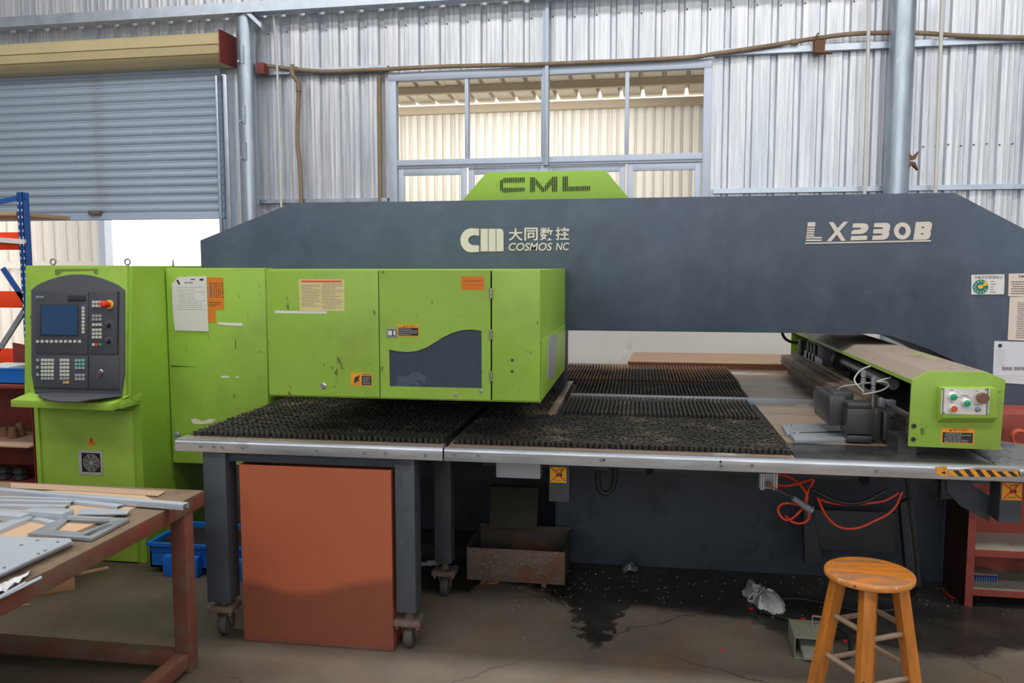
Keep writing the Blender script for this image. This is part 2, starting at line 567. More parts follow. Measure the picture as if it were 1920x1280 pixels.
stool_wood = MAT('varnished_wood', S(188, 116, 46), 0.34, 0, 0.2, 40, stretch=(1, 1, 0.12), dirt=(S(140, 84, 48), 16, 0.55, 0.75, (1, 1, 0.3), 0.8), dirt2=(S(60, 40, 26), 22, 0.72, 0.76))
stool_seat = MAT('worn_seat_wood', S(184, 110, 38), 0.3, 0, 0.16, 26, stretch=(0.15, 1.6, 1), dirt=(S(132, 98, 72), 11, 0.47, 0.6, (0.5, 1.3, 1), 0.85), dirt2=(S(84, 50, 28), 30, 0.62, 0.7, (0.25, 2, 1)))
stool_edge = MAT('worn_seat_edge', S(204, 132, 58), 0.4, 0, 0.14, 18, dirt=(S(226, 196, 160), 26, 0.54, 0.64))
rung_wood = MAT('dull_rung_wood', S(150, 128, 108), 0.6, 0, 0.14, 6, dirt=(S(120, 92, 66), 7, 0.55, 0.7))
pvc_brown = MAT('dusty_brown_pipe', S(142, 122, 100), 0.6, 0.1, 0.16, 5, dirt=(S(168, 146, 120), 4, 0.52, 0.7))
pvc_white = MAT('white_conduit', S(214, 212, 206), 0.5, 0, 0.06, 4, dirt=(S(186, 178, 166), 4, 0.55, 0.75))
film_white = MAT('white_plastic_film', S(214, 216, 218), 0.35, 0, 0.05, 6)
sheet_blue = MAT('galvanised_sheet_part', S(178, 187, 198), 0.4, 0.2, 0.06, 2.5)
wood_strip = MAT('pale_wood_strip', S(170, 136, 102), 0.7, 0, 0.1, 6)
partition_white = MAT('white_partition_paint', S(236, 233, 230), 0.6, 0, 0.04, 2.4, dirt=(S(178, 164, 150), 4, 0.6, 0.8), dirt2=(S(120, 110, 104), 12, 0.72, 0.78))
ceiling_mat = MAT('roof_sheet', S(176, 178, 180), 0.6, 0.2, 0.05, 2)
hall_mat = MAT('hall_wall', S(170, 172, 174), 0.7, 0, 0.05, 2)
outside_cream = MAT('cream_cladding', S(228, 222, 214), 0.7, 0, 0.06, 12, stretch=(3, 3, 0.1))
outside_ground = MAT('yard_concrete', S(216, 208, 192), 0.9, 0, 0.06, 2)
canopy_mat = MAT('canopy_sheet', S(226, 218, 206), 0.6, 0, 0.05, 3)
canopy_beam = MAT('canopy_purlin', S(190, 176, 156), 0.6, 0, 0.05, 3)
foil = MAT('crumpled_foil', S(196, 198, 200), 0.25, 0.8, 0.1, 9)
scrap_red = MAT('red_plastic', S(222, 44, 58), 0.4, 0, 0.05, 9)
scrap_orange = MAT('orange_rust_chips', S(206, 122, 48), 0.8, 0, 0.25, 40)

# glass
glass = bpy.data.materials.new('window_glass')
glass.use_nodes = True
_n, _l = glass.node_tree.nodes, glass.node_tree.links
_n.remove(_n['Principled BSDF'])
_t = _n.new('ShaderNodeBsdfTransparent')
_t.inputs[0].default_value = (0.93, 0.93, 0.9, 1)
_g = _n.new('ShaderNodeBsdfGlossy')
_g.inputs['Roughness'].default_value = 0.04
_f = _n.new('ShaderNodeFresnel')
_f.inputs['IOR'].default_value = 1.5
_m = _n.new('ShaderNodeMixShader')
_l.new(_f.outputs[0], _m.inputs[0])
_l.new(_t.outputs[0], _m.inputs[1])
_l.new(_g.outputs[0], _m.inputs[2])
_l.new(_m.outputs[0], _n['Material Output'].inputs[0])

smoked = bpy.data.materials.new('smoked_acrylic')
smoked.use_nodes = True
_n, _l = smoked.node_tree.nodes, smoked.node_tree.links
_n.remove(_n['Principled BSDF'])
_t = _n.new('ShaderNodeBsdfTransparent')
_t.inputs[0].default_value = (0.60, 0.64, 0.72, 1)
_g = _n.new('ShaderNodeBsdfGlossy')
_g.inputs['Roughness'].default_value = 0.16
_d = _n.new('ShaderNodeBsdfDiffuse')
_d.inputs[0].default_value = (0.11, 0.145, 0.20, 1)
_f = _n.new('ShaderNodeFresnel')
_f.inputs['IOR'].default_value = 1.5
_m0 = _n.new('ShaderNodeMixShader')
_m0.inputs[0].default_value = 0.5
_m = _n.new('ShaderNodeMixShader')
_l.new(_t.outputs[0], _m0.inputs[1])
_l.new(_d.outputs[0], _m0.inputs[2])
_l.new(_f.outputs[0], _m.inputs[0])
_l.new(_m0.outputs[0], _m.inputs[1])
_l.new(_g.outputs[0], _m.inputs[2])
_l.new(_m.outputs[0], _n['Material Output'].inputs[0])


# near edge of the oil patch on the floor, x and y in metres
BOUNDARY = [(-0.86, 3.97), (-0.73, 4.14), (-0.57, 4.1), (-0.42, 3.97), (-0.33, 3.90), (-0.28, 3.74), (-0.245, 3.60), (-0.20, 3.48), (-0.17, 3.45), (-0.13, 3.54), (-0.10, 3.70), (-0.06, 3.83), (0.0, 3.93), (0.12, 3.92), (0.27, 3.89), (0.51, 3.85), (0.62, 3.75), (0.73, 3.71), (1.15, 3.62), (1.36, 3.6), (1.68, 3.72)]


# concrete floor with a wet oil patch that has its own outline
def floor_material():
    m = bpy.data.materials.new('oil_stained_concrete')
    m.use_nodes = True
    N, L = m.node_tree.nodes, m.node_tree.links
    p = N['Principled BSDF']
    tc = N.new('ShaderNodeNewGeometry')
    sep = N.new('ShaderNodeSeparateXYZ')
    L.new(tc.outputs['Position'], sep.inputs[0])

    def noise(scale, detail=6, rough=0.6):
        n = N.new('ShaderNodeTexNoise')
        n.inputs['Scale'].default_value = scale
        n.inputs['Detail'].default_value = detail
        n.inputs['Roughness'].default_value = rough
        L.new(tc.outputs['Position'], n.inputs['Vector'])
        return n

    def math_(op, a, b=None):
        n = N.new('ShaderNodeMath')
        n.operation = op
        for i, v in enumerate((a, b)):
            if v is None:
                continue
            if isinstance(v, (int, float)):
                n.inputs[i].default_value = v
            else:
                L.new(v, n.inputs[i])
        return n.outputs[0]

    def rng(v, a, b, c=0.0, d=1.0):
        n = N.new('ShaderNodeMapRange')
        n.inputs[1].default_value, n.inputs[2].default_value = a, b
        n.inputs[3].default_value, n.inputs[4].default_value = c, d
        L.new(v, n.inputs[0])
        return n.outputs[0]

    def mixc(f, a, b):
        n = N.new('ShaderNodeMix')
        n.data_type = 'RGBA'
        L.new(f, n.inputs[0])
        for i, v in ((6, a), (7, b)):
            if isinstance(v, tuple):
                n.inputs[i].default_value = v
            else:
                L.new(v, n.inputs[i])
        return n.outputs[2]

    base = mixc(rng(noise(1.6).outputs['Fac'], 0.35, 0.65), S(102, 94, 84), S(130, 119, 106))
    base = mixc(rng(noise(2.3, 8, 0.7).outputs['Fac'], 0.5, 0.68, 0, 0.6), base, S(134, 98, 70))
    base = mixc(rng(noise(7, 8, 0.7).outputs['Fac'], 0.58, 0.75, 0, 0.5), base, S(92, 82, 70))
    # brown grime towards the left bay
    base = mixc(math_('MULTIPLY', rng(sep.outputs['X'], -0.9, -1.9), rng(noise(1.2).outputs['Fac'], 0.3, 0.6, 0.6, 0.97)), base, S(62, 52, 38))
    # oil patch: y of its near edge as a curve of x
    pts = [(-3.2, 4.6), (-1.6, 4.3), (-1.0, 3.95)]
    pts += BOUNDARY + [(3.2, 3.4)]
    fc = N.new('ShaderNodeFloatCurve')
    cv = fc.mapping.curves[0]
    nx = lambda x: (x + 3.2) / 6.4  # noqa
    ny = lambda y: (y - 3.0) / 2.0
    while len(cv.points) < len(pts):
        cv.points.new(0.5, 0.5)
    for q, (x, y) in zip(cv.points, pts):
        q.location = (nx(x), ny(y))
        q.handle_type = 'AUTO_CLAMPED'
    fc.mapping.update()
    xw = math_('ADD', sep.outputs['X'], math_('MULTIPLY', math_('SUBTRACT', noise(15, 6, 0.65).outputs['Fac'], 0.5), 0.26))
    L.new(rng(xw, -3.2, 3.2), fc.inputs['Value'])
    edge = math_('ADD', math_('MULTIPLY', fc.outputs[0], 2.0), 3.0)
    yy = math_('ADD', sep.outputs['Y'], math_('MULTIPLY', math_('SUBTRACT', noise(7, 9, 0.7).outputs['Fac'], 0.5), 0.16))
    oil = rng(math_('SUBTRACT', yy, edge), -0.015, 0.05)
    oil = math_('MULTIPLY', oil, rng(sep.outputs['Y'], 6.2, 5.4))
    oilc = mixc(rng(noise(4, 8, 0.7).outputs['Fac'], 0.45, 0.7), S(40, 39, 37), S(66, 62, 56))
    base = mixc(math_('MULTIPLY', oil, 0.94), base, oilc)
    # scattered pale chips in the oil
    vo = N.new('ShaderNodeTexVoronoi')
    vo.inputs['Scale'].default_value = 26
    L.new(tc.outputs['Position'], vo.inputs['Vector'])
    # cracks
    cr = N.new('ShaderNodeTexVoronoi')
    cr.feature = 'DISTANCE_TO_EDGE'
    cr.inputs['Scale'].default_value = 0.95
    mp = N.new('ShaderNodeMix')
    mp.data_type = 'RGBA'
    mp.inputs[0].default_value = 0.12
    L.new(tc.outputs['Position'], mp.inputs[6])
    L.new(noise(5, 8, 0.7).outputs['Color'], mp.inputs[7])
    L.new(mp.outputs[2], cr.inputs['Vector'])
    crack = math_('MULTIPLY', rng(cr.outputs['Distance'], 0.005, 0.001), rng(noise(1.7).outputs['Fac'], 0.46, 0.56))
    base = mixc(math_('MULTIPLY', crack, 0.75), base, S(58, 46, 38))
    L.new(base, p.inputs['Base Color'])
    rough = math_('SUBTRACT', rng(noise(3).outputs['Fac'], 0.3, 0.7, 0.62, 0.8), math_('MULTIPLY', oil, 0.38))
    L.new(rough, p.inputs['Roughness'])
    b = N.new('ShaderNodeBump')
    b.inputs['Strength'].default_value = 0.25
    b.inputs['Distance'].default_value = 0.006
    L.new(math_('SUBTRACT', noise(22, 8).outputs['Fac'], crack), b.inputs['Height'])
    L.new(b.outputs[0], p.inputs['Normal'])
    return m

# ------------------------------------------------------------------ the shed
mb = MB()
mb.box(-9.0, 8.0, -6.5, 8.2, -0.12, 0.0)
solo('floor', mb, floor_material(), kind='structure')

mb = MB()
mb.box(-30, 30, 8.2, 45, -0.14, -0.02)
solo('floor_yard', mb, outside_ground, kind='structure')

WA = radians(1.8)
_r = ray(960, 500)
WALL = Plane(EYEP + _r * (7.4 / _r.y), (cos(WA), -sin(WA), 0), (0, 0, 1))
WALL.o.z = 0.0
W = WALL
PITCHU = 0.1905
PH0 = 1.842 % PITCHU


def sheet(u0, u1, z0, z1, pl=W, d=0.0, depth=0.028, step=PITCHU, ph=PH0):
    """one corrugated sheet: flat pans, recessed ribs and two shallow beads per pan"""
    prof = [(u0, None)]
    k = math.floor((u0 - ph) / step) - 1
    while ph + k * step < u1 + step:
        c = ph + k * step
        for off, dep in ((-0.031, 0.0), (-0.017, -depth), (0.017, -depth), (0.031, 0.0),
                         (0.070, 0.0), (0.0745, 0.0012), (0.079, 0.0), (0.112, 0.0), (0.1165, 0.0012), (0.121, 0.0)):
            u = c + off
            if u0 < u < u1:
                prof.append((u, dep))
        k += 1
    prof.append((u1, None))
    prof[0] = (u0, prof[1][1])
    prof[-1] = (u1, prof[-2][1])
    b = MB()
    for (ua, da), (ub, db) in zip(prof, prof[1:]):
        b.face([pl.at(ua, z0, d + da), pl.at(ub, z0, d + db), pl.at(ub, z1, d + db), pl.at(ua, z1, d + da)])
    bmesh.ops.remove_doubles(b.bm, verts=b.bm.verts, dist=1e-5)
    ex = bmesh.ops.extrude_face_region(b.bm, geom=list(b.bm.faces))
    bmesh.ops.translate(b.bm, vec=-pl.n * 0.002, verts=[v for v in ex['geom'] if isinstance(v, bmesh.types.BMVert)])
    return b


def wall_root(name, loc):
    return thing(name, None, None, loc, kind='structure')


wall_back = wall_root('wall_back', W.at(0, 0))
WIN0, WIN1 = -1.13, 1.72
DOOR1 = -2.72
ZP1, ZP2 = 3.44, 2.25           # purlin heights
cuts = [DOOR1]
u = math.floor((DOOR1 - PH0) / (4 * PITCHU)) * 4 * PITCHU + PH0 + 0.095
us = []
while u < 6.0:
    us.append(u)
    u += 4 * PITCHU
us = sorted(set([q for q in us if q > DOOR1 + 0.05 and abs(q - WIN0) > 0.12 and abs(q - WIN1) > 0.12] + [DOOR1, WIN0, WIN1, 6.0]))
for a, b_ in zip(us, us[1:]):
    dd = 0.0015 * (us.index(a) % 2)
    if WIN0 - 0.01 <= a and b_ <= WIN1 + 0.01:
        part('panel', sheet(a, b_ + 0.01, 3.37, 5.9, d=dd), wall_steel, wall_back)
        part('panel', sheet(a, b_ + 0.01, 0.0, 1.72, d=dd), wall_steel, wall_back)
    else:
        part('panel', sheet(a, b_ + 0.01, 0.0, 5.9, d=dd), wall_steel, wall_back)
u = DOOR1
while u > -8.0:
    part('panel', sheet(max(u - 4 * PITCHU, -8.2), u + 0.01, 3.45, 5.9, d=0.0015 * (int(abs(u) * 2) % 2)), wall_steel, wall_back)
    u -= 4 * PITCHU
part('panel', sheet(-8.2, -6.4, 0.0, 3.46), wall_steel, wall_back)
# rows of roofing screws
mb = MB()
for z in (3.80, 2.62):
    u = -2.4
    k = 0
    while u < 5.4:
        if not (WIN0 - 0.05 < u < WIN1 + 0.05 and z < 3.4) and not (z < 3 and u < 3.3):
            mb.lathe(W.at(u + PITCHU / 2, z + 0.006 * (k % 3), 0.0), W.n, [(0.008, 0.0), (0.008, 0.003), (0.004, 0.003), (0.004, 0.022)], 8)
        u += PITCHU if z > 3 else PITCHU / 2
        k += 1
part('roofing_screws', mb, ink_grey, wall_back, stuff=True)

for nm, x0, x1, y0, y1 in (('wall_left', -9.1, -9.0, -6.5, 9.0), ('wall_right', 8.0, 8.1, -6.5, 8.2)):
    mb = MB()
    mb.box(x0, x1, y0, y1, 0, 5.9)
    solo(nm, mb, hall_mat, kind='structure')
mb = MB()
mb.box(-9.0, 8.0, -6.6, -6.5, 0, 5.9)
solo('wall_front', mb, hall_mat, kind='structure')
mb = MB()
mb.box(-9.0, 8.0, -6.5, 8.3, 5.9, 5.96)
solo('ceiling', mb, ceiling_mat, kind='structure')


def channel(u0, u1, z, h, dep, name, m=galv, d=0.004):
    """C purlin along the wall: web and two lips"""
    b = MB()
    b.pr(W, u0, z, u1, z + h, d + dep - 0.004, d + dep)
    b.pr(W, u0, z + h - 0.004, u1, z + h, d, d + dep - 0.004)
    b.pr(W, u0, z, u1, z + 0.004, d, d + dep - 0.004)
    b.pr(W, u0, z, u1, z + 0.012, d, d + 0.003)
    return solo(name, b, m, kind='structure')


channel(-2.45, WIN0 - 0.0, 3.415, 0.04, 0.06, 'trim_1')
channel(WIN1 + 0.02, 6.0, 3.405, 0.05, 0.06, 'trim_2')
channel(-2.45, WIN0 - 0.02, ZP2 - 0.01, 0.035, 0.05, 'trim_3')
channel(WIN1 + 0.03, 6.0, ZP2 + 0.015, 0.04, 0.05, 'trim_4')

# window: frame, mullions, sliding sashes, eight panes
win = thing('window_1', None, None, W.at((WIN0 + WIN1) / 2, 1.72), kind='structure')
FT = [(-1.13, 3.31, 1.72, 3.385), (-1.13, 1.72, -1.055, 3.31), (1.655, 1.72, 1.72, 3.31), (-1.055, 1.72, 1.655, 1.79)]
for q in FT:
    mb = MB()
    mb.pr(W, q[0], q[1], q[2], q[3], -0.02, 0.055)
    part('frame_bar', mb, alu_frame, win, bev=0.004)
mb = MB()
mb.pr(W, -1.055, 2.535, 1.655, 2.61, -0.018, 0.05)
mb.pr(W, -1.055, 2.555, 1.655, 2.575, 0.05, 0.062)
part('transom', mb, alu_frame, win, bev=0.003)
MX = [W.uv(877, 220)[0], W.uv(1023, 200)[0], W.uv(1176, 200)[0]]
for i, mx in enumerate(MX):
    mb = MB()
    w = 0.034 if i == 1 else 0.017
    mb.pr(W, mx - w, 2.61, mx + w, 3.31, -0.015, 0.045)
    if i == 1:
        mb.pr(W, mx - w, 1.79, mx + w, 2.535, -0.015, 0.045)
    part('mullion', mb, alu_frame, win, bev=0.003)
edges = [-1.055] + MX + [1.655]
for i in range(4):
    mb = MB()
    mb.pr(W, edges[i], 2.61, edges[i + 1], 3.31, 0.004, 0.008)
    part('pane', mb, glass, win)
    # sliding sash below
    s0, s1 = edges[i] + 0.01, edges[i + 1] - 0.01
    if i in (1, 2):
        s0 -= 0.0
    dd = 0.02 if i in (0, 3) else 0.0
    ws = 0.05
    mb = MB()
    for q in ((s0, 1.80, s0 + ws, 2.53), (s1 - ws, 1.80, s1, 2.53), (s0 + ws, 2.47, s1 - ws, 2.53), (s0 + ws, 1.80, s1 - ws, 1.86)):
        mb.pr(W, *q, dd - 0.012, dd + 0.016)
    sash = part('sash', mb, alu_frame, win, bev=0.003)
    mb = MB()
    mb.pr(W, s0 + ws, 1.86, s1 - ws, 2.47, dd, dd + 0.004)
    part('pane', mb, glass, sash)

# roller shutter
CUR = 0.05
door = thing('door_1', None, None, W.at(-4.6, 0), kind='structure')
mb = MB()
N_ = 10
pitch = 0.0805
zb = 2.16
pr_ = [(0.0, 0.0), (0.012, 0.0), (0.020, 0.010), (0.034, 0.017), (0.052, 0.017), (0.066, 0.010), (0.0765, 0.0), (0.0805, -0.004)]
q = [W.at(-6.5, h, dd) for h, dd in pr_] + [W.at(-6.5, h, -0.012) for h in (0.0805, 0.0)]
mb.prism(q, W.ex * (6.5 - 2.77))
slat_inv = Matrix.Translation(-W.at(-4.6, 0))
slat_me = finish(mb, 'shutter_slat', 0, inv=slat_inv, ang=50)
slat_me.materials.append(shutter_mat)
k = 0
while zb + k * pitch < 3.55:
    piece('shutter_slat', slat_me, door, W.at(-4.6, zb + k * pitch, CUR))
    k += 1
mb = MB()
mb.pr(W, -6.5, 2.10, -2.77, 2.165, CUR - 0.02, CUR + 0.03)
mb.pr(W, -6.5, 2.10, -2.77, 2.112, CUR - 0.02, CUR + 0.06)
bar = part('bottom_bar', mb, shutter_mat, door, bev=0.003)
mb = MB()
a0, b0 = W.uv(180, 402)
mb.pr(W, a0, b0 - 0.01, a0 + 0.13, b0 + 0.03, CUR + 0.02, CUR + 0.07)
part('pull_handle', mb, castor_mat, bar, bev=0.008, label='dull metal pull on the bottom rail')
mb = MB()
mb.pr(W, -2.80, 0.0, -2.68, 3.44, -0.0, 0.03)
mb.pr(W, -2.80, 0.0, -2.775, 3.42, 0.03, 0.11)
mb.pr(W, -2.72, 0.0, -2.68, 3.42, 0.03, 0.11)
part('guide_rail', mb, galv, door, bev=0.003)
# hood: bowed cover in three boards and its end plate
hz = [(3.50, 0.03), (3.503, 0.20), (3.53, 0.262), (3.56, 0.295), (3.564, 0.272), (3.570, 0.298), (3.64, 0.312), (3.644, 0.288), (3.650, 0.312), (3.73, 0.305), (3.755, 0.28), (3.76, 0.03)]
hood_mb = MB()
hood_mb.prism([W.at(-6.5, z, d) for z, d in hz], W.ex * (6.5 - 2.625))
part('hood', hood_mb, cream_metal, door, ang=20)
mb = MB()
mb.prism([W.at(-2.622, z, d) for z, d in ((3.495, 0.01), (3.48, 0.33), (3.77, 0.33), (3.775, 0.01))], W.ex * 0.012)
part('end_plate', mb, maroon, door, bev=0.002, label='maroon end plate of the hood')

# ------------------------------------------------------------------ outside, seen through window and door
OUT = Plane(W.at(0, 0, -4.6), W.ex, (0, 0, 1))
nb = thing('wall_outside', None, None, OUT.at(0, 0), kind='structure')
u = -4.0
while u < 5.2:
    part('panel', sheet(u, u + 4 * PITCHU + 0.01, 0.0, 3.86, pl=OUT, depth=0.018, step=0.127, ph=0.03), outside_cream, nb)
    u += 4 * PITCHU
mb = MB()
mb.pr(OUT, -4.0, 3.86, 5.4, 3.97, -0.05, 0.1)
part('wall_plate', mb, canopy_beam, nb)
can = thing('ceiling_canopy', None, None, OUT.at(1.6, 4.2), kind='structure')
# canopy roof rises towards the shed; its ribs leave gaps of sky above the wall plate
cx = Vector(W.ex)
cy = (Vector((0, 0, 1)) * 0.06 + W.n * 1.0).normalized()
CAN = Plane(OUT.at(0, 4.03, -0.12), cx, cy)
u = -4.0
while u < 5.2:
    part('roof_sheet', sheet(u, u + 4 * 0.30 + 0.01, 0.0, 4.6, pl=CAN, depth=0.10, step=0.30, ph=0.1), canopy_mat, can)
    u += 4 * 0.30
for t in (0.9, 1.7, 2.7, 3.7):
    mb = MB()
    mb.pr(CAN, -4.0, t, 5.4, t + 0.07, 0.006, 0.10)
    part('purlin', mb, canopy_beam, can)
# cladding, post and low things beyond the roller door
OUT2 = Plane(W.at(0, 0, -3.0), W.ex, (0, 0, 1))
a_, _ = OUT2.uv(190, 450)
nb2 = thing('wall_outside_left', None, None, OUT2.at(a_ - 1.5, 0), kind='structure')
u = a_
for k in range(5):
    part('panel', sheet(u - 4 * PITCHU, u + 0.005, 0.0, 3.4, pl=OUT2, depth=0.012), outside_cream, nb2)
    u -= 4 * PITCHU
mb = MB()
mb.pr(OUT2, a_, 0, a_ + 0.10, 3.4, -0.1, 0.06)
part('corner_post', mb, alu_frame, nb2)
mb = MB()
mb.pr(OUT2, u, 1.62, a_, 1.72, 0.0, 0.05)
part('wall_plate', mb, outside_cream, nb2)

# ------------------------------------------------------------------ columns, pipes and conduits on the wall
def column(x_px, y0, y1, d, r, label, ztop):
    a, _ = W.uv(x_px, y0)
    c = W.at(a, 0, d)
    # re-centre at the column's own distance from the wall
    a, _ = W.uv(x_px, y0, d)
    c = W.at(a, 0, d)
    t = thing('steel_column', label, 'column', c)
    m = MB()
    m.cyl(c, c + Vector((0, 0, ztop)), r, seg=32)
    part('shaft', m, galv_pipe, t)
    return t, c


colL, cL = column(465, 220, 220, 0.16, 0.082, 'galvanised round steel column between the roller shutter and the long pipe wall', 3.918)
mb = MB()
mb.box(cL.x - 0.12, cL.x + 0.14, cL.y - 0.12, cL.y + 0.12, 3.918, 3.93)
mb.prism([(cL.x + 0.05, cL.y - 0.1, 3.918), (cL.x + 0.2, cL.y - 0.1, 3.78), (cL.x + 0.2, cL.y - 0.1, 3.82), (cL.x + 0.1, cL.y - 0.1, 3.918)], (0, 0.06, 0))
part('cap_plate', mb, galv, colL)
mb = MB()
for z in (3.48, 2.95, 2.62):
    mb.box(cL.x - 0.01, cL.x + 0.02, cL.y - 0.092, cL.y - 0.078, z, z + 0.16)
    mb.cyl((cL.x - 0.03, cL.y - 0.075, z + 0.02), (cL.x - 0.03, cL.y - 0.1, z + 0.02), 0.012, seg=8)
part('weld_lug', mb, galv_pipe, colL)
mb = MB()
p = W.xyz(492, 130, 0.12)
mb.obox(p + Vector((-0.03, 0, 0)), p + Vector((0.04, 0, 0)), 0.1, 0.1, off=-0.05)
part('pipe_bracket', mb, maroon, colL, bev=0.005, label='rusty red pipe bracket')
colR, cR = column(1687, 180, 180, 0.17, 0.094, 'galvanised round steel column rising behind the right half of the grey press beam', 3.93)
mb = MB()
c0 = W.xyz(1702, 302, 0.17)
for s_ in (-1, 1):
    mb.prism([c0 + Vector((-0.01, -0.03, 0.07 * s_)), c0 + Vector((0.03, -0.03, 0.03 * s_)), c0 + Vector((0.075, -0.03, 0.075 * s_)), c0 + Vector((0.05, -0.03, 0.012 * s_)), c0 + Vector((-0.01, -0.03, 0.0))], (0, 0.05, 0))
part('cut_bracket', mb, rust, colR, label='rusty cut off bracket stub')

# galvanised girder on the column heads
mb = MB()
gz = 3.93
mb.pr(W, -8.0, gz, 6.0, gz + 0.092, 0.235, 0.24)
mb.pr(W, -8.0, gz + 0.088, 6.0, gz + 0.092, 0.12, 0.235)
mb.pr(W, -8.0, gz, 6.0, gz + 0.005, 0.12, 0.235)
mb.pr(W, -8.0, gz, 6.0, gz + 0.02, 0.12, 0.125)
solo('trim_5', mb, galv, kind='structure')


def pipe(name, pts, r, m, label, cat='pipe', bands=(), smooth=6):
    b = MB()
    b.tube(pts, r, 10, smooth=smooth)
    t = thing(name, label, cat, min(pts, key=lambda p: p.z))
    part('tube', b, m, t)
    for q, ax in bands:
        b = MB()
        b.cyl(Vector(q) - Vector(ax) * 0.03, Vector(q) + Vector(ax) * 0.03, r * 1.3, seg=12)
        part('coupling', b, m, t, bev=0.003)
    return t


wx = lambda x, y, d=0.09: W.xyz(x, y, d)
pl_pts = [wx(488, 122), wx(520, 126), wx(555, 130), wx(610, 134), wx(700, 131), wx(800, 126), wx(900, 123), wx(1000, 121), wx(1100, 117), wx(1200, 113), wx(1300, 107),
          wx(1340, 101), wx(1430, 88), wx(1530, 72), wx(1610, 63), wx(1720, 62), wx(1800, 67), wx(1930, 71), wx(2050, 73)]
pipe('conduit_pipe', pl_pts, 0.019, pvc_brown, 'long dusty brown pipe sagging across the wall above the window', bands=((wx(552, 130), W.ex), (wx(1490, 79), W.ex)))
mb = MB()
c0 = wx(1538, 84, 0.09)
mb.obox(c0 - Vector((0.05, 0, 0)), c0 + Vector((0.03, 0, 0)), 0.08, 0.1, off=-0.07)
mb.obox(c0 + Vector((-0.06, -0.03, -0.07)), c0 + Vector((0.09, -0.03, -0.08)), 0.05, 0.012)
mb.obox(c0 + Vector((-0.06, -0.03, 0.02)), c0 + Vector((-0.02, -0.03, 0.08)), 0.04, 0.012)
solo('pipe_clamp', mb, rust, 'rusty pipe clamp holding the brown pipe above the right wall rail', 'clamp')
d1 = [wx(548, 122, 0.1), wx(549, 140, 0.12), wx(556, 150, 0.11), wx(560, 168, 0.1), wx(558, 260, 0.085), wx(563, 320, 0.08), wx(566, 400, 0.08), wx(568, 440, 0.08)]
pipe('drop_pipe', d1, 0.02, pvc_brown, 'brown pipe dropping from the tee elbow, nearest the left column', bands=((wx(548, 132, 0.11), (0, 0, 1)), (wx(560, 166, 0.1), (0, 0, 1))))
d2 = [wx(711, 142, 0.04), wx(712, 260, 0.04), wx(714, 440, 0.04)]
pipe('drop_pipe', d2, 0.022, pvc_brown, 'straight brown pipe running down beside the left window jamb')
d3 = [wx(512, 22, 0.13), wx(518, 90, 0.13), wx(521, 160, 0.12), wx(526, 300, 0.11), wx(528, 440, 0.1)]
pipe('white_conduit', d3, 0.011, pvc_white, 'thin white conduit hanging left of the elbowed brown pipe')
d4 = [wx(1629, -10, 0.15), wx(1627, 120, 0.15), wx(1619, 440, 0.15)]
pipe('white_conduit', d4, 0.015, pvc_white, 'white conduit running down just left of the right round column')
d5 = [wx(1767, -10, 0.15), wx(1762, 140, 0.15), wx(1751, 440, 0.15)]
pipe('white_conduit', d5, 0.015, pvc_white, 'white conduit running down to the right of the right round column')
a_, _ = W.uv(1024, 100, 0.06)
mb = MB()
zt = W.uv(1024, 312)[1]
mb.pr(W, a_ - 0.03, zt, a_ - 0.004, 4.3, 0.062, 0.072)
mb.pr(W, a_ - 0.004, zt, a_ + 0.026, 4.3, 0.062, 0.10)
solo('steel_post', mb, alu_frame, 'slim grey upright in front of the middle of the window', 'post', bev=0.002)

# ------------------------------------------------------------------ punch press
FY, CFY, CBY = 4.5, 3.35, 4.40
FP, CF, CB = YP(FY), YP(CFY), YP(CBY)
press = thing('punch_press', 'large slate grey and lime green punch press with a long beam over the brush table', 'machine', (-0.4, 4.9, 0))
frame_pts = [(-2.53, 1.30), (-2.53, 1.80), (-1.97, 2.006), (1.557, 2.019), (2.45, 1.53), (2.45, 0.0), (-0.45, 0.0), (-0.45, 0.80), (1.45, 0.80)]
arc = [(1.62, 0.84), (1.72, 0.92), (1.745, 1.0), (1.70, 1.09), (1.62, 1.15), (1.556, 1.185), (1.46, 1.228), (1.36, 1.264), (1.28, 1.290), (1.20, 1.301)]
frame_pts = frame_pts[:5] + [(2.45, 0.955), (1.60, 0.955)] if False else frame_pts
mb = MB()
mb.pp(FP, (frame_pts + arc)[::-1], -0.75, 0.0)
part('c_frame', mb, slate, press, bev=0.004)
mb = MB()
mb.box(-2.5, -0.45, 4.95, 5.25, 0.0, 1.30)
part('dark_backing', mb, slate_dark, press)  # added dark box, closes off the light showing from behind the press
# lower arm face is grimier: splash plate bolted on the base
mb = MB()
mb.pp(FP, [(-0.44, 0.0), (1.578, 0.0), (1.578, 0.80), (-0.44, 0.80)], 0.0, 0.006)
part('base_plate', mb, slate_dark, press, bev=0.002)
# white bow at the throat of the frame
# top cover with the slotted letters
TP = YP(4.56)
mb = MB()
mb.ppx(TP, [(865, 378), (912, 323), (1135, 319), (1180, 372)], -0.30, 0.0)
cov = part('top_cover', mb, green_plain, press, bev=0.003)
mb = MB()


def slot(x, y0, y1, w=1.7):
    mb.px(TP, x - w / 2, y0, x + w / 2, y1, 0.0005, 0.0025)


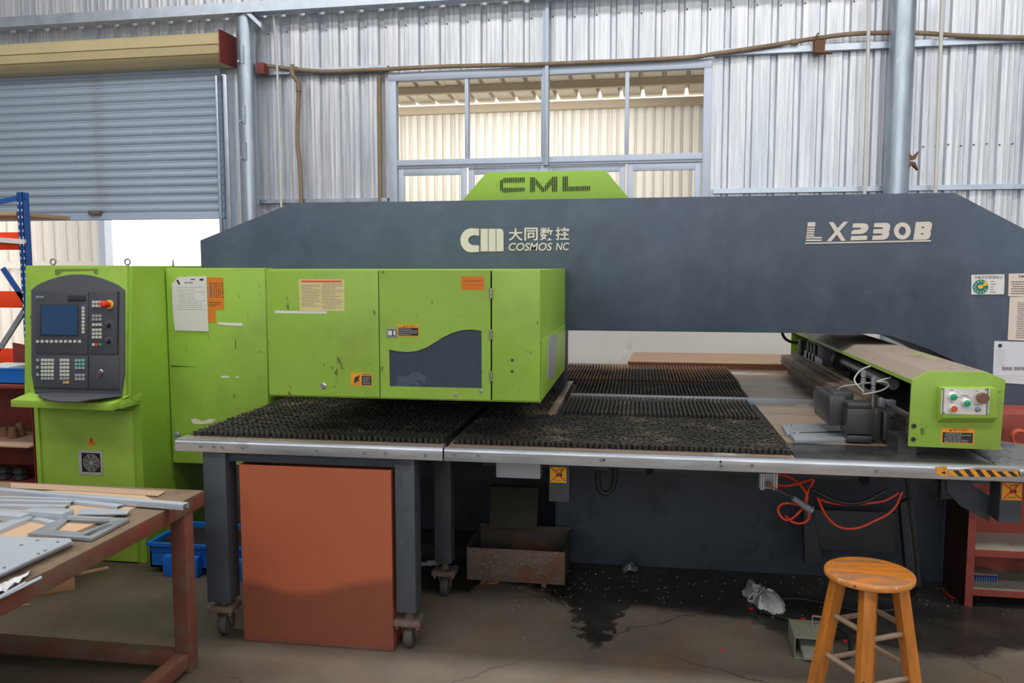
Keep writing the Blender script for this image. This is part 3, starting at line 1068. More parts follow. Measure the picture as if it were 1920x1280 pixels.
E_ = 4.8  # zoomed pixels per picture pixel in the study of this sign
for i in range(2):
    slot(840 + (474 + 15 * i) / E_, 300 + (182 - 8 * i) / E_, 300 + (272 + 12 * i) / E_)
for i in range(12):
    x = 840 + (505 + 16.3 * i) / E_
    slot(x, 300 + (160 - 0.4 * i) / E_, 300 + (202 - 0.4 * i) / E_)
    slot(x, 300 + (250 - 0.2 * i) / E_, 300 + (292 - 1.2 * i) / E_)
for i in range(3):
    slot(840 + (745 + 16 * i) / E_, 300 + (154 + i) / E_, 300 + (287 - i) / E_)
    slot(840 + (942 + 17 * i) / E_, 300 + (150 - i) / E_, 300 + (284 - i) / E_)
for i in range(5):
    slot(840 + (795 + 16 * i) / E_, 300 + (172 + 19 * i) / E_, 300 + (min(285, 225 + 19 * i)) / E_)
for i in range(4):
    slot(840 + (877 + 16 * i) / E_, 300 + (225 - 19 * i) / E_, 300 + (282 - 18 * i) / E_)
for i in range(3):
    slot(840 + (1038 + 17 * i) / E_, 300 + (148 - i) / E_, 300 + (280 - i) / E_)
for i in range(12):
    slot(840 + (1090 + 16.6 * i) / E_, 300 + (238 - 0.5 * i) / E_, 300 + (279 - 0.6 * i) / E_)
part('letter_slots', mb, black_dead, cov, label='dark ventilation slots spelling CML')

# lettering on the beam
LD = 0.0022


def fpx(x, y, ox, oy, e):
    return FP.uv(ox + x / e, oy + y / e)


mb = MB()
emb = lambda x, y: fpx(x, y, 840, 300, 4.8)
# C of the emblem
outer = [emb(280, 618), emb(215, 613)] + [emb(210 + 98 * cos(t), 722 - 108 * sin(t)) for t in [radians(a) for a in range(100, 266, 9)]] + [emb(215, 830), emb(280, 826)]
inner = [emb(280, 770)] + [emb(240 + 58 * cos(t), 722 + 46 * sin(t)) for t in [radians(a) for a in range(70, 296, 15)]] + [emb(280, 682)]
mb.pp(FP, outer + inner, LD - 0.001, LD)
for x0, x1 in ((294, 360), (366, 430)):
    mb.pp(FP, [emb(x0, 618), emb(x1, 618), emb(x1, 822), emb(x0, 822)], LD - 0.001, LD)
mb.pp(FP, [emb(436, 618), emb(475, 618), emb(492, 626), emb(500, 650), emb(500, 820), emb(436, 822)], LD - 0.001, LD)
part('maker_emblem', mb, letter, press)
mb = MB()
for i, ch in enumerate('大同数控'):
    x0 = (546, 688, 828, 968)[i]
    x1 = (672, 808, 948, 1092)[i]
    y0 = (614, 608, 606, 604)[i]
    y1 = (726, 724, 724, 720)[i]
    a0, b0 = emb(x0, y1)
    a1, b1 = emb(x1, y0)
    mb.text(FP, ch, a0, b0, a1, b1, LD, bold=0.018)
part('maker_name', mb, letter, press)
mb = MB()
a0, b0 = emb(546, 816)
a1, b1 = emb(938, 744)
mb.text(FP, 'COSMOS', a0, b0, a1, b1, LD, bold=0.014, shear=0.18)
a0, b0 = emb(970, 812)
a1, b1 = emb(1090, 742)
mb.text(FP, 'NC', a0, b0, a1, b1, LD, bold=0.014, shear=0.18)
part('maker_name', mb, letter, press)

mb = MB()
lx = lambda x, y: fpx(x, y, 1440, 400, 5.3333)
R_ = lambda pts: mb.pp(FP, [lx(*p) for p in pts], LD - 0.001, LD)
sl = -0.11


def lrow(x0, x1, y0, y1):
    R_([(x0 + sl * (y0 - 88), y0), (x1 + sl * (y0 - 88), y0), (x1 + sl * (y1 - 88), y1), (x0 + sl * (y1 - 88), y1)])


lrow(397, 474, 88, 132)
for y0, y1 in ((142, 157), (165, 180), (188, 203), (212, 228)):
    lrow(397, 474, y0, y1)
lrow(397, 556, 235, 250)
lrow(397, 556, 260, 276)
# X
R_([(608, 88), (654, 86), (694, 148), (754, 84), (802, 82), (716, 178), (776, 273), (732, 276), (688, 212), (632, 277), (585, 279), (666, 187)])
# 2
R_([(850, 100), (960, 98), (992, 108), (1004, 135), (998, 165), (976, 190), (940, 205), (830, 208), (836, 180), (856, 164), (915, 160), (932, 152), (930, 144), (842, 142)])
R_([(832, 226), (992, 222), (988, 264), (824, 270)])
# 3
R_([(1062, 96), (1185, 94), (1212, 104), (1222, 128), (1214, 172), (1206, 178), (1212, 186), (1206, 226), (1188, 250), (1160, 262), (1040, 266), (1046, 222), (1126, 220), (1140, 212), (1142, 202), (1048, 200), (1054, 158), (1136, 156), (1150, 148), (1150, 140), (1056, 138)])
# 0
ou = [lx(1342 + 84 * cos(t), 175 - 86 * sin(t)) for t in [radians(a) for a in range(-85, 266, 14)]]
iN = [lx(1344 + 36 * cos(t), 174 + 42 * sin(t)) for t in [radians(a) for a in range(85, 446, 14)][::1]]
for i in range(len(ou)):
    pass
n_ = 30
for i in range(n_):
    t0, t1 = 2 * pi * i / n_, 2 * pi * (i + 1) / n_
    f = lambda t, rx, ry: lx(1342 + rx * cos(t), 175 - ry * sin(t))
    mb.pp(FP, [f(t0, 36, 43), f(t0, 84, 86), f(t1, 84, 86), f(t1, 36, 43)], LD - 0.001, LD)
# B built round its two slots
R_([(1478, 86), (1612, 82), (1634, 92), (1640, 116), (1636, 133), (1470, 133)])
R_([(1470, 133), (1536, 133), (1533, 146), (1468, 146)])
R_([(1563, 133), (1636, 133), (1633, 146), (1560, 146)])
R_([(1468, 146), (1633, 146), (1630, 168), (1618, 174), (1626, 182), (1628, 198), (1462, 198)])
R_([(1462, 198), (1528, 198), (1525, 210), (1460, 210)])
R_([(1555, 198), (1628, 198), (1626, 210), (1552, 210)])
R_([(1460, 210), (1626, 210), (1618, 236), (1600, 256), (1570, 262), (1450, 264)])
R_([(370, 292), (1628, 266), (1628, 281), (370, 305)])
part('model_name', mb, letter, press, label='pale LX230B lettering with underline')

# ---- turret cover (the big green box in front)
CX0, CX1 = -1.585, -0.403
CZ0, CZ1 = 1.095, 1.632
mb = MB()
mb.box(CX0, CX0 + 0.006, CFY + 0.013, 4.495, CZ0 - 0.01, CZ1)
mb.box(CX1 - 0.006, CX1, CFY + 0.013, 4.495, CZ0 - 0.01, CZ1)
mb.box(CX0, CX1, CFY + 0.013, 4.495, CZ1 - 0.002, CZ1 + 0.004)
mb.box(CX0 + 0.006, CX1 - 0.006, CFY + 0.013, 4.495, CZ0 - 0.008, CZ0 - 0.002)
shell = part('turret_cover', mb, green_plain, press, bev=0.004)
seam1 = CF.uv(711, 620)[0]
seam2 = CF.uv(921, 620)[0]


def door_panel(x0, x1, name, label=None, holes=None):
    b = MB()
    if holes is None:
        b.pr(CF, x0, CZ0, x1, CZ1, -0.013, 0.0)
    else:
        # panel with a window whose upper edge is a wave: strips around it
        wx0, wx1, wz0, top = holes
        b.pr(CF, x0, CZ0, wx0, CZ1, -0.013, 0.0)
        b.pr(CF, wx1, CZ0, x1, CZ1, -0.013, 0.0)
        b.pr(CF, wx0, CZ0, wx1, wz0, -0.013, 0.0)
        n = 24
        pts = [(wx0 + (wx1 - wx0) * i / n, top(i / n)) for i in range(n + 1)]
        b.pp(CF, pts + [(wx1, CZ1), (wx0, CZ1)], -0.013, 0.0)
        bmesh.ops.remove_doubles(b.bm, verts=b.bm.verts, dist=1e-5)
    return part(name, b, green, press, bev=0.0 if holes else 0.003, label=label)


door_l = door_panel(CX0, seam1 - 0.002, 'cover_door')
w0x, w1x = CF.uv(730, 690)[0], CF.uv(903, 690)[0]
w0z = CF.uv(815, 726)[1]
wave = [(0, 655), (0.08, 658), (0.2, 660), (0.3, 658), (0.4, 652), (0.5, 642), (0.6, 631), (0.7, 623), (0.8, 618.5), (0.9, 617.5), (1, 620)]


def wave_z(t):
    for (t0, y0), (t1, y1) in zip(wave, wave[1:]):
        if t <= t1 + 1e-9:
            k = (t - t0) / (t1 - t0)
            k = k * k * (3 - 2 * k) * 0.3 + k * 0.7
            return CF.uv(730 + 173 * t, y0 + (y1 - y0) * k)[1]


door_m = door_panel(seam1 + 0.002, seam2 - 0.003, 'cover_door', 'green door with a wavy topped smoked window', (w0x, w1x, w0z, wave_z))
mb = MB()
n = 24
mb.pp(CF, [(w0x, w0z)] + [(w1x, w0z)] + [(w0x + (w1x - w0x) * i / n, wave_z(i / n)) for i in range(n, -1, -1)], -0.011, -0.006)
part('window_pane', mb, smoked, door_m, label='smoked acrylic pane')
door_r = door_panel(seam2 + 0.003, CX1, 'cover_front_panel')
# dark room of the turret behind the pane: cut recess read as a lit cavity with tool columns
mb = MB()
mb.box(CX0 + 0.1, CX1 - 0.05, 3.62, 3.63, CZ0, CZ1 - 0.1)
part('turret_guard', mb, slate, press)
for k, px_ in enumerate((748, 776, 806, 828, 850, 872, 892)):
    q = YP(3.50).xyz(px_, 722)
    mb = MB()
    mb.lathe((q.x, q.y, CZ0 + 0.01), (0, 0, 1), [(0.03, 0), (0.03, 0.06), (0.024, 0.07), (0.024, 0.15), (0.032, 0.155), (0.032, 0.2)], 20)
    part('tool_holder', mb, steel_grey, press)
# crumpled film lying inside the pane
mb = MB()
rnd = random.Random(3)
for (x0, y0, x1, y1) in ((744, 702, 797, 716), (742, 716, 786, 724)):
    pts = []
    nx_ = 14
    g = [[None] * 4 for _ in range(nx_ + 1)]
    for i in range(nx_ + 1):
        for j in range(4):
            a, b = CF.uv(x0 + (x1 - x0) * i / nx_, y0 + (y1 - y0) * j / 3 + 4 * sin(i * 0.5))
            g[i][j] = mb.bm.verts.new(CF.at(a, b, -0.0118 + rnd.uniform(0, 0.0045)))
    for i in range(nx_):
        for j in range(3):
            mb.bm.faces.new((g[i][j], g[i + 1][j], g[i + 1][j + 1], g[i][j + 1]))
part('plastic_film', mb, film_white, door_m, ang=10)
# bottom flange and foot screws
mb = MB()
for x, y in ((855, 739), (902, 733)):
    c = CF.xyz(x, y)
    mb.lathe(c, CF.n, [(0.008, 0.0), (0.008, 0.003), (0.003, 0.004)], 12)
part('rivet', mb, steel_grey, door_m)
for y in (549, 626, 704):
    c = CF.xyz(921, y)
    mb = MB()
    for i in range(3):
        mb.cyl(c + Vector((0, -0.007, -0.021 + 0.0142 * i)), c + Vector((0, -0.007, -0.021 + 0.0142 * i + 0.0125)), 0.0065, seg=12)
    part('hinge', mb, steel_bright, door_m)
mb = MB()
c = CF.xyz(607, 723)
mb.lathe(c, CF.n, [(0.014, 0.0), (0.014, 0.004), (0.010, 0.006), (0.0045, 0.006), (0.0045, 0.004)], 20)
part('latch', mb, steel_bright, door_l)
mb = MB()
for x, y in ((960.5, 675), (960.5, 696)):
    c = CF.xyz(x, y)
    mb.lathe(c, CF.n, [(0.006, 0.0), (0.006, 0.001), (0.003, 0.0012)], 12)
part('blank_hole', mb, ink, door_r)
# right side of the cover: lower flange plate and its little pane
SP = XP(CX1)
mb = MB()
mb.pp(SP, [(3.39, 1.10), (3.62, 1.098), (4.18, 1.125), (4.45, 1.15), (4.45, 1.335), (3.39, 1.345)], 0.0, 0.006)
sideplate = part('side_plate', mb, green_plain, press, bev=0.002)
mb = MB()
s2 = lambda x, y: fpx(0, 0, 0, 0, 1)
sp = lambda x, y: SP.uv(700 + x / 2.56, 480 + y / 2.56, 0.006)
mb.pp(SP, [sp(836, 592), sp(840, 400), sp(846, 378), sp(879, 374), sp(880, 400), sp(868, 560), sp(858, 580)], 0.006, 0.0085)
part('side_pane', mb, steel_grey, sideplate, label='scuffed pale side pane')
# punch foot under the cover
mb = MB()
mb.lathe((-0.67, 4.42, 0.935), (0, 0, 1), [(0.022, 0.0), (0.045, 0.012), (0.045, 0.03), (0.04, 0.035), (0.04, 0.16)], 20)
part('punch_foot', mb, rust, press)
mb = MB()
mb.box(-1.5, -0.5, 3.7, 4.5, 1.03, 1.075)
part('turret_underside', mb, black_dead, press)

# ---- left electrical cover
mb = MB()
lx0 = CB.uv(314, 600)[0]
lx1 = CB.uv(500, 600)[0]
lz0, lz1 = 0.505, 1.640
mb.box(lx0, lx1 - 0.002, CBY + 0.018, 4.95, lz0, lz1)
mb.box(lx1 + 0.012, -1.585, CBY + 0.03, 4.5, 0.93, 1.635)
part('left_cover', mb, green_plain, press, bev=0.003)
mb = MB()
mb.pr(CB, lx0, lz0, lx1 - 0.004, lz1 - 0.002, -0.018, 0.0)
ldoor = part('left_cover_door', mb, green, press, bev=0.004)
mb = MB()
c = CB.xyz(333, 814)
mb.lathe(c, CB.n, [(0.017, 0.0), (0.017, 0.012), (0.012, 0.016), (0.006, 0.016), (0.006, 0.012)], 20)
part('latch', mb, steel_grey, ldoor)
mb = MB()
cz = lambda pts, d0=0.0003, d1=0.0012: mb.ppx(CB, pts, d0, d1)
cz([(358, 786), (366, 784), (380, 790), (392, 785), (406, 786), (396, 793), (378, 795), (362, 794)])
part('bare_patch', mb, paper_cream, ldoor, label='paint chipped to primer')
mb = MB()
cz([(408, 604), (432, 605), (455, 605), (454, 611), (430, 610), (410, 608)])
cz([(414, 706), (420, 704), (430, 706), (431, 708), (415, 708)])
cz([(443, 705), (448, 706), (448, 709), (443, 708)])
part('tape_remnant', mb, tape_white, ldoor)
mb = MB()
for q in (((321, 684.5), (340, 686), (372, 687), (340, 687.2), (321, 687.5)), ((441, 637), (442, 637), (442.5, 654), (441.5, 654))):
    cz(list(q))
part('scrape_mark', mb, MAT('olive_scrape', S(74, 78, 44), 0.6, 0, 0.2, 8), ldoor)
mb = MB()
mb.ppx(CF, [(515, 582), (612, 583.5), (613, 588), (516, 587)], 0.0003, 0.0012)
part('tape_remnant', mb, tape_white, door_l)

# bracket and cable under the left cover
mb = MB()
mb.box(-2.40, -2.27, 4.42, 4.44, 0.10, 0.50)
mb.box(-2.40, -2.38, 4.42, 4.75, 0.10, 0.50)
brk = part('floor_bracket', mb, slate_dark, press, bev=0.004)
mb = MB()
for z in (0.42, 0.30):
    mb.cyl((-2.335, 4.42, z), (-2.335, 4.405, z), 0.016, seg=12)
part('bracket_bolt', mb, black, brk)


# ---- stickers on the press
def sticker(parent, pl, x0, y0, x1, y1, m, d=0.0006, name='warning_sticker', label=None):
    b = MB()
    b.px(pl, x0, y0, x1, y1, d - 0.0003, d + 0.0004)
    return part(name, b, m, parent, label=label)


rndt = random.Random(11)


def caution(parent, pl, x0, y0, x1, y1, label, n=5, d=0.0):
    """orange caution label with a black text field"""
    s_ = sticker(parent, pl, x0, y0, x1, y1, sticker_orange, d + 0.0006, label=label)
    h, w = y1 - y0, x1 - x0
    b = MB()
    b.px(pl, x0 + w * 0.04, y0 + h * 0.26, x1 - w * 0.04, y1 - h * 0.07, d + 0.0009, d + 0.0013)
    part('text_field', b, ink, s_)
    b = MB()
    b.lines(pl, x0 + w * 0.08, y0 + h * 0.31, x1 - w * 0.08, y1 - h * 0.12, n, d + 0.0017, 0.35, rnd=rndt)
    part('fine_print', b, ink_pale, s_)
    b = MB()
    b.textpx(pl, '警 告  WARNING', x0 + w * 0.36, y0 + h * 0.07, x0 + w * 0.8, y0 + h * 0.2, d + 0.0014)
    b.ppx(pl, [(x0 + w * 0.25, y0 + h * 0.21), (x0 + w * 0.32, y0 + h * 0.21), (x0 + w * 0.285, y0 + h * 0.06)], d + 0.0010, d + 0.0014)
    part('heading', b, ink, s_)
    return s_


caution(door_m, CF, 746, 608, 786, 631, 'caution sticker with black text field beside the square latch', 4)
b_ = sticker(door_m, CF, 725.5, 616, 745, 632, steel_grey, 0.003, 'flush_latch', 'square flush latch')
mb = MB()
mb.px(CF, 727.5, 618, 743, 630, 0.0034, 0.0040)
part('latch_recess', mb, ink, b_)
mb = MB()
mb.px(CF, 728.5, 619.5, 736, 628.5, 0.004, 0.007)
mb.px(CF, 738.5, 619.5, 742, 628.5, 0.004, 0.007)
part('latch_paddle', mb, white_plate, b_)
# crush hazard sticker at the foot of the left door
s_ = sticker(door_l, CF, 658.5, 699, 698.5, 723, sticker_orange, label='orange crush hazard sticker with a hand pictogram')
mb = MB()
mb.px(CF, 678, 704, 697, 722, 0.0009, 0.0013)
mb.ppx(CF, [(664, 710), (668, 705), (674, 707), (672, 711), (676, 715), (671, 714), (668, 716)], 0.0009, 0.0013)
mb.ppx(CF, [(672, 703), (675, 702), (673, 708), (671, 708)], 0.0009, 0.0013)
mb.ppx(CF, [(663, 714), (667, 713), (668, 716), (664, 717)], 0.0009, 0.0013)
mb.lines(CF, 662, 717, 677, 721, 2, 0.0011, 0.4, rnd=rndt)
mb.lines(CF, 680, 700.5, 697, 703, 1, 0.0011, 0.5, rnd=rndt)
part('pictogram', mb, ink, s_)
mb = MB()
mb.lines(CF, 680, 706, 695.5, 720, 5, 0.0017, 0.35, rnd=rndt)
part('fine_print', mb, ink_pale, s_)
# plain orange label near the hinges
s_ = sticker(door_m, CF, 864.5, 518, 908, 543.5, paper_orange, name='orange_label', label='plain orange label near the door hinges')
mb = MB()
mb.textpx(CF, '非专业人员严禁打开', 869, 524.5, 904, 529, 0.0012)
mb.px(CF, 867, 533.6, 905, 534.3, 0.0008, 0.0012)
part('heading', mb, maroon, s_)
# orange chart label on the left cover
s_ = sticker(ldoor, CB, 389, 520, 420.5, 580, paper_orange, name='orange_label', label='orange chart label half under the stained notice')
mb = MB()
mb.px(CB, 389, 580, 405, 604, 0.0003, 0.0010)
part('lower_tab', mb, paper_orange, s_)
mb = MB()
for i in range(5):
    x = 401 + 4 * i
    a, b = CB.uv(x, 560)
    mb.lines(CB, x, 529, x + 1.4, 558, 9, 0.0013, 0.5, rnd=rndt)
part('chart_print', mb, ink, s_)
mb = MB()
mb.lines(CB, 392, 565, 414, 575, 3, 0.0013, 0.35, rnd=rndt)
part('fine_print', mb, ink, s_)
mb = MB()
mb.lines(CB, 394, 529, 398, 558, 12, 0.0013, 0.7, rnd=rndt)
part('chart_heading', mb, ink_blue, s_)


# ---- notices taped on the press: things of their own
def notice(pl, pts, m, label, d=0.001, cat='paper', name='paper_notice', thick=0.0012):
    b = MB()
    b.ppx(pl, pts, d, d + thick)
    c = pl.xyz(sum(p[0] for p in pts) / len(pts), max(p[1] for p in pts), d)
    t = thing(name, label, cat, c)
    part('sheet', b, m, t)
    return t, d + thick + 0.0005


t, d_ = notice(CB, [(323, 532), (335, 519), (388, 517), (389, 560), (392, 621), (329, 619), (326, 600), (324, 570)], paper_stained,
               'stained white notice with a torn corner taped on the left green cover', 0.003)
mb = MB()
mb.lines(CB, 334, 536, 385, 582, 11, d_, 0.22, rnd=rndt)
part('fine_print', mb, ink_pale, t)
mb = MB()
mb.ppx(CB, [(375, 522.5), (382, 522), (382, 526), (375, 526)], d_ - 0.0003, d_)
mb.ppx(CB, [(358, 523), (366, 522.5), (366, 524.5), (358, 524.5)], d_ - 0.0003, d_)
mb.ppx(CB, [(331, 525), (335, 524), (339, 533), (336, 534)], d_ - 0.0003, d_)
mb.textpx(CB, '操作规程', 347, 528, 362, 531.5, d_)
part('heading', mb, ink, t)
t, d_ = notice(CF, [(560.5, 523.5), (646, 524), (646, 583.5), (562.5, 583)], paper_yellow, 'pale yellow two column instruction sheet on the green cover door', 0.0008)
mb = MB()
mb.px(CF, 565, 525.5, 641, 529.3, d_ - 0.0006, d_ - 0.0001)
part('red_band', mb, ink_red, t)
mb = MB()
mb.lines(CF, 566, 533, 600, 575, 15, d_, 0.28, rnd=rndt)
mb.lines(CF, 604, 531, 643, 580, 17, d_, 0.28, rnd=rndt)
part('fine_print', mb, ink_grey, t)
# status card, data sheets and plan on the right end of the beam
t, d_ = notice(FP, [(1821, 515), (1883, 514), (1883, 535), (1882, 551.5), (1821, 552)], white_plate, 'white status card with a round green dial on the beam end', 0.001, 'card', 'status_card')
mb = MB()
mb.textpx(FP, '设备状态管理标识', 1826, 516.5, 1880, 522.5, d_, 0.01)
mb.lines(FP, 1856, 525, 1868, 550, 5, d_, 0.3, rnd=rndt)
part('heading', mb, ink_grey, t)
mb = MB()
c = FP.xyz(1838.5, 537.5, d_ - 0.0006)
mb.lathe(c, FP.n, [(0.0365, 0), (0.0365, 0.0012)], 32)
part('dial', mb, chart_green, t)
mb = MB()
q = d_ + 0.0012
ctr = FP.uv(1838.5, 537.5)
for k in range(10):
    a = radians(60 + k * 30)
    x, y = ctr[0] + 0.028 * cos(a), ctr[1] + 0.028 * sin(a)
    mb.pr(FP, x - 0.003, y - 0.003, x + 0.003, y + 0.003, q - 0.0004, q)
part('dial_marks', mb, key_white, t)
mb = MB()
mb.pp(FP, [(ctr[0] + 0.004, ctr[1] + 0.002), (ctr[0] + 0.034, ctr[1] + 0.008), (ctr[0] + 0.022, ctr[1] + 0.028)], q - 0.0004, q + 0.0002)
mb.pp(FP, [(ctr[0] + 0.013 * cos(k * pi / 4) - 0.002, ctr[1] + 0.010 * sin(k * pi / 4)) for k in range(8)], q - 0.0004, q + 0.0006)
part('dial_pointer', mb, sticker_yellow, t)
t, d_ = notice(FP, [(1891, 513), (1935, 512), (1934, 556), (1890, 555)], paper_cream, 'cream maker plate at the top right of the beam end', 0.001, 'plate', 'data_plate')
mb = MB()
mb.textpx(FP, 'CM', 1909, 516, 1921, 520, d_, 0.03)
mb.lines(FP, 1895, 526, 1930, 552, 6, d_, 0.3, rnd=rndt)
part('print', mb, ink, t)
t, d_ = notice(FP, [(1893, 556.5), (1935, 556), (1932, 639), (1889, 637)], paper_cream, 'cream tabulated data sheet below the maker plate', 0.001)
mb = MB()
mb.lines(FP, 1904, 566, 1930, 634, 20, d_, 0.4, rnd=rndt)
mb.lines(FP, 1896, 566, 1900, 634, 20, d_, 0.3, rnd=rndt)
part('table_print', mb, ink_grey, t)
t, d_ = notice(FP, [(1864, 639), (1935, 641), (1934, 721), (1861, 716)], paper_white, 'white printed page hung by a black magnet on the beam end', 0.0008)
mb = MB()
mb.lines(FP, 1866, 656, 1886, 688, 9, d_, 0.16, rnd=rndt)
mb.lines(FP, 1866, 703, 1928, 712, 3, d_, 0.14, rnd=rndt)
part('fine_print', mb, ink_pale, t)
mb = MB()
mb.lines(FP, 1877, 687.5, 1900, 694, 1, d_, 0.9, rnd=rndt)
mb.lines(FP, 1901, 687.5, 1932, 694, 1, d_, 0.9, rnd=rndt)
part('heading', mb, ink_grey, t)
mb = MB()
mb.lathe(FP.xyz(1875, 647.5, d_), FP.n, [(0.0085, 0), (0.0085, 0.004), (0.006, 0.006)], 16)
part('magnet', mb, black, t)

# ------------------------------------------------------------------ brush tables
TY, TZ = 3.285, 0.90
SEAM = -0.795


def tuft_mesh(name, h, r0, r1, seg=6, m=bristle):
    b = MB()
    b.cyl((0, 0, 0), (0, 0, h), r0, r1, seg)
    me = finish(b, name, ang=20)
    me.materials.append(m)
    return me


def add_tufts(bm_list, spots, h, r0, r1, rnd, seg=6, hj=1.0):
    """one joined mesh of brush tufts, built fast from plain lists"""
    V, F = bm_list
    cs = [(cos(2 * pi * k / seg), sin(2 * pi * k / seg)) for k in range(seg)]
    for x, y, z in spots:
        i = len(V)
        dx, dy = rnd.uniform(-0.004, 0.004), rnd.uniform(-0.004, 0.004)
        dx, dy = dx * hj, dy * hj
        hh = h * (1 + rnd.uniform(-0.18, 0.08) * hj)
        V.extend([(x + c * r0, y + s_ * r0, z) for c, s_ in cs])
        V.extend([(x + dx + c * r1, y + dy + s_ * r1, z + hh) for c, s_ in cs])
        for k in range(seg):
            F.append((i + k, i + (k + 1) % seg, i + seg + (k + 1) % seg, i + seg + k))
        F.append(tuple(i + seg + k for k in range(seg)))


def tuft_stuff(name, lists, m, parent):
    V, F = lists
    inv = WM[parent].inverted()
    me = bpy.data.meshes.new(name)
    me.from_pydata([tuple(inv @ Vector(v)) for v in V], [], F)
    me.materials.append(m)
    o = bpy.data.objects.new(name, me)
    COL.objects.link(o)
    o.parent = parent
    o['kind'] = 'stuff'
    WM[o] = WM[parent].copy()
    return o


def grid(x0, x1, y0, y1, dx, dy, z, rnd, stagger=True, jit=0.003):
    out = []
    j = 0
    y = y0
    while y < y1:
        x = x0 + (dx / 2 if stagger and j % 2 else 0)
        while x < x1:
            out.append((x + rnd.uniform(-jit, jit), y + rnd.uniform(-jit, jit), z))
            x += dx
        y += dy
        j += 1
    return out


tuft = tuft_mesh('brush_tuft', 0.026, 0.0072, 0.0098, 7)
rb = random.Random(5)


def edge_profile(x0, x1, parent, holes, name='edge_profile'):
    b = MB()
    q = [(TY, 0.846), (TY - 0.008, 0.849), (TY - 0.008, 0.890), (TY - 0.003, 0.8955), (TY - 0.003, 0.902), (TY + 0.03, 0.902), (TY + 0.03, 0.897), (TY, 0.897)]
    b.prism([(x0, y, z) for y, z in q], (x1 - x0, 0, 0))
    e = part(name, b, alu, parent, bev=0.0012)
    for hx, hz in holes:
        b = MB()
        c = Vector((hx, TY - 0.008, hz))
        b.lathe(c, (0, -1, 0), [(0.0085, 0.0), (0.0085, 0.0025), (0.0055, 0.0035), (0.003, 0.0035), (0.003, 0.001)], 14)
        part('screw', b, ink_grey, e)
    return e


EP = YP(TY - 0.008)
hp = lambda x, y: EP.uv(x, y)

# left table on castors
tl = thing('brush_table', 'left brush table on three grey castor legs in front of the green cover', 'table', (-1.4, 3.8, 0))
LX0 = -1.993
mb = MB()
mb.box(LX0, SEAM - 0.004, TY, 4.36, 0.862, 0.897)
part('table_top', mb, mat_base, tl, bev=0.002)
edge_profile(LX0, SEAM - 0.003, tl, [hp(*p) for p in ((376, 836), (401, 837), (417, 838), (455, 839), (595, 844), (683, 848), (723, 849), (798, 853))])
mb = MB()
mb.box(LX0 + 0.004, SEAM - 0.01, TY + 0.03, TY + 0.085, 0.897, 0.9015)
part('edge_strip', mb, table_dusty, tl)
spots = grid(LX0 + 0.05, SEAM - 0.03, TY + 0.075, 4.34, 0.0245, 0.0225, 0.897, rb)
near = sorted(spots, key=lambda p: p[1])
for p in near[:150]:
    piece('brush_tuft', tuft, tl, p, (rb.uniform(-.08, .08), rb.uniform(-.08, .08), rb.uniform(0, 1)))
ls = ([], [])
add_tufts(ls, near[150:], 0.026, 0.0072, 0.0098, rb)
tuft_stuff('brush_bristles', ls, bristle, tl)


def castor(x, y, parent, hp_, zplate, wr=0.052):
    b = MB()
    b.box(x - 0.058, x + 0.058, y - 0.048, y + 0.048, zplate - 0.012, zplate + 0.012)
    pl_ = part('castor_plate', b, castor_mat, parent, bev=0.002)
    b = MB()
    b.cyl((x, y, zplate), (x, y, hp_), 0.014, seg=12)
    b.cyl((x, y, zplate + 0.012), (x, y, zplate + 0.03), 0.021, seg=6)
    for sx in (-1, 1):
        for sy in (-1, 1):
            b.cyl((x + sx * 0.045, y + sy * 0.036, zplate - 0.026), (x + sx * 0.045, y + sy * 0.036, zplate + 0.018), 0.007, seg=6)
    part('stem_and_bolts', b, castor_mat, pl_)
    b = MB()
    for s_ in (-1, 1):
        b.prism([(x + s_ * 0.024, y - 0.03, zplate - 0.012), (x + s_ * 0.024, y + 0.03, zplate - 0.012), (x + s_ * 0.024, y + 0.032, wr - 0.006), (x + s_ * 0.024, y + 0.01, wr - 0.012)], (s_ * 0.004, 0, 0))
    b.box(x - 0.028, x + 0.028, y - 0.034, y + 0.034, zplate - 0.02, zplate - 0.012)
    part('fork', b, castor_mat, pl_, bev=0.001)
    b = MB()
    b.lathe((x - 0.019, y + 0.012, wr), (1, 0, 0), [(0.018, -0.002), (0.018, 0.0), (wr * 0.7, 0.001), (wr * 0.8, -0.001), (wr * 0.94, 0.0), (wr, 0.005), (wr, 0.033), (wr * 0.94, 0.038), (wr * 0.8, 0.037), (wr * 0.7, 0.036), (0.018, 0.038), (0.018, 0.04)], 28)
    part('castor_wheel', b, wheel_mat, pl_)


def table_leg(x0, x1, y0, y1, ztop, zbot, parent, zplate):
    b = MB()
    b.box(x0, x1, y0, y1, zbot, ztop)
    part('leg', b, leg_paint, parent, bev=0.008)
    castor((x0 + x1) / 2, (y0 + y1) / 2, parent, zbot + 0.02, zplate)


table_leg(-1.880, -1.772, 3.30, 3.40, 0.862, 0.165, tl, 0.132)
table_leg(-1.012, -0.925, 3.30, 3.40, 0.862, 0.175, tl, 0.125)
table_leg(-0.990, -0.905, 3.88, 3.97, 0.862, 0.18, tl, 0.13)
mb = MB()
mb.box(-1.86, -0.93, 3.33, 3.37, 0.80, 0.862)
mb.box(-1.0, -0.96, 3.4, 3.9, 0.80, 0.862)
mb.box(-1.84, -1.80, 3.4, 4.3, 0.80, 0.862)
part('under_frame', mb, slate_dark, tl)
mb = MB()
p0, p1 = YP(3.75).xyz(780, 1059), YP(3.92).xyz(822, 1053)
mb.cyl(p0, p1, 0.009, seg=12)
mb.cyl(p0.lerp(p1, 0.55), p1, 0.014, seg=12)
part('tie_rod', mb, steel_grey, tl)

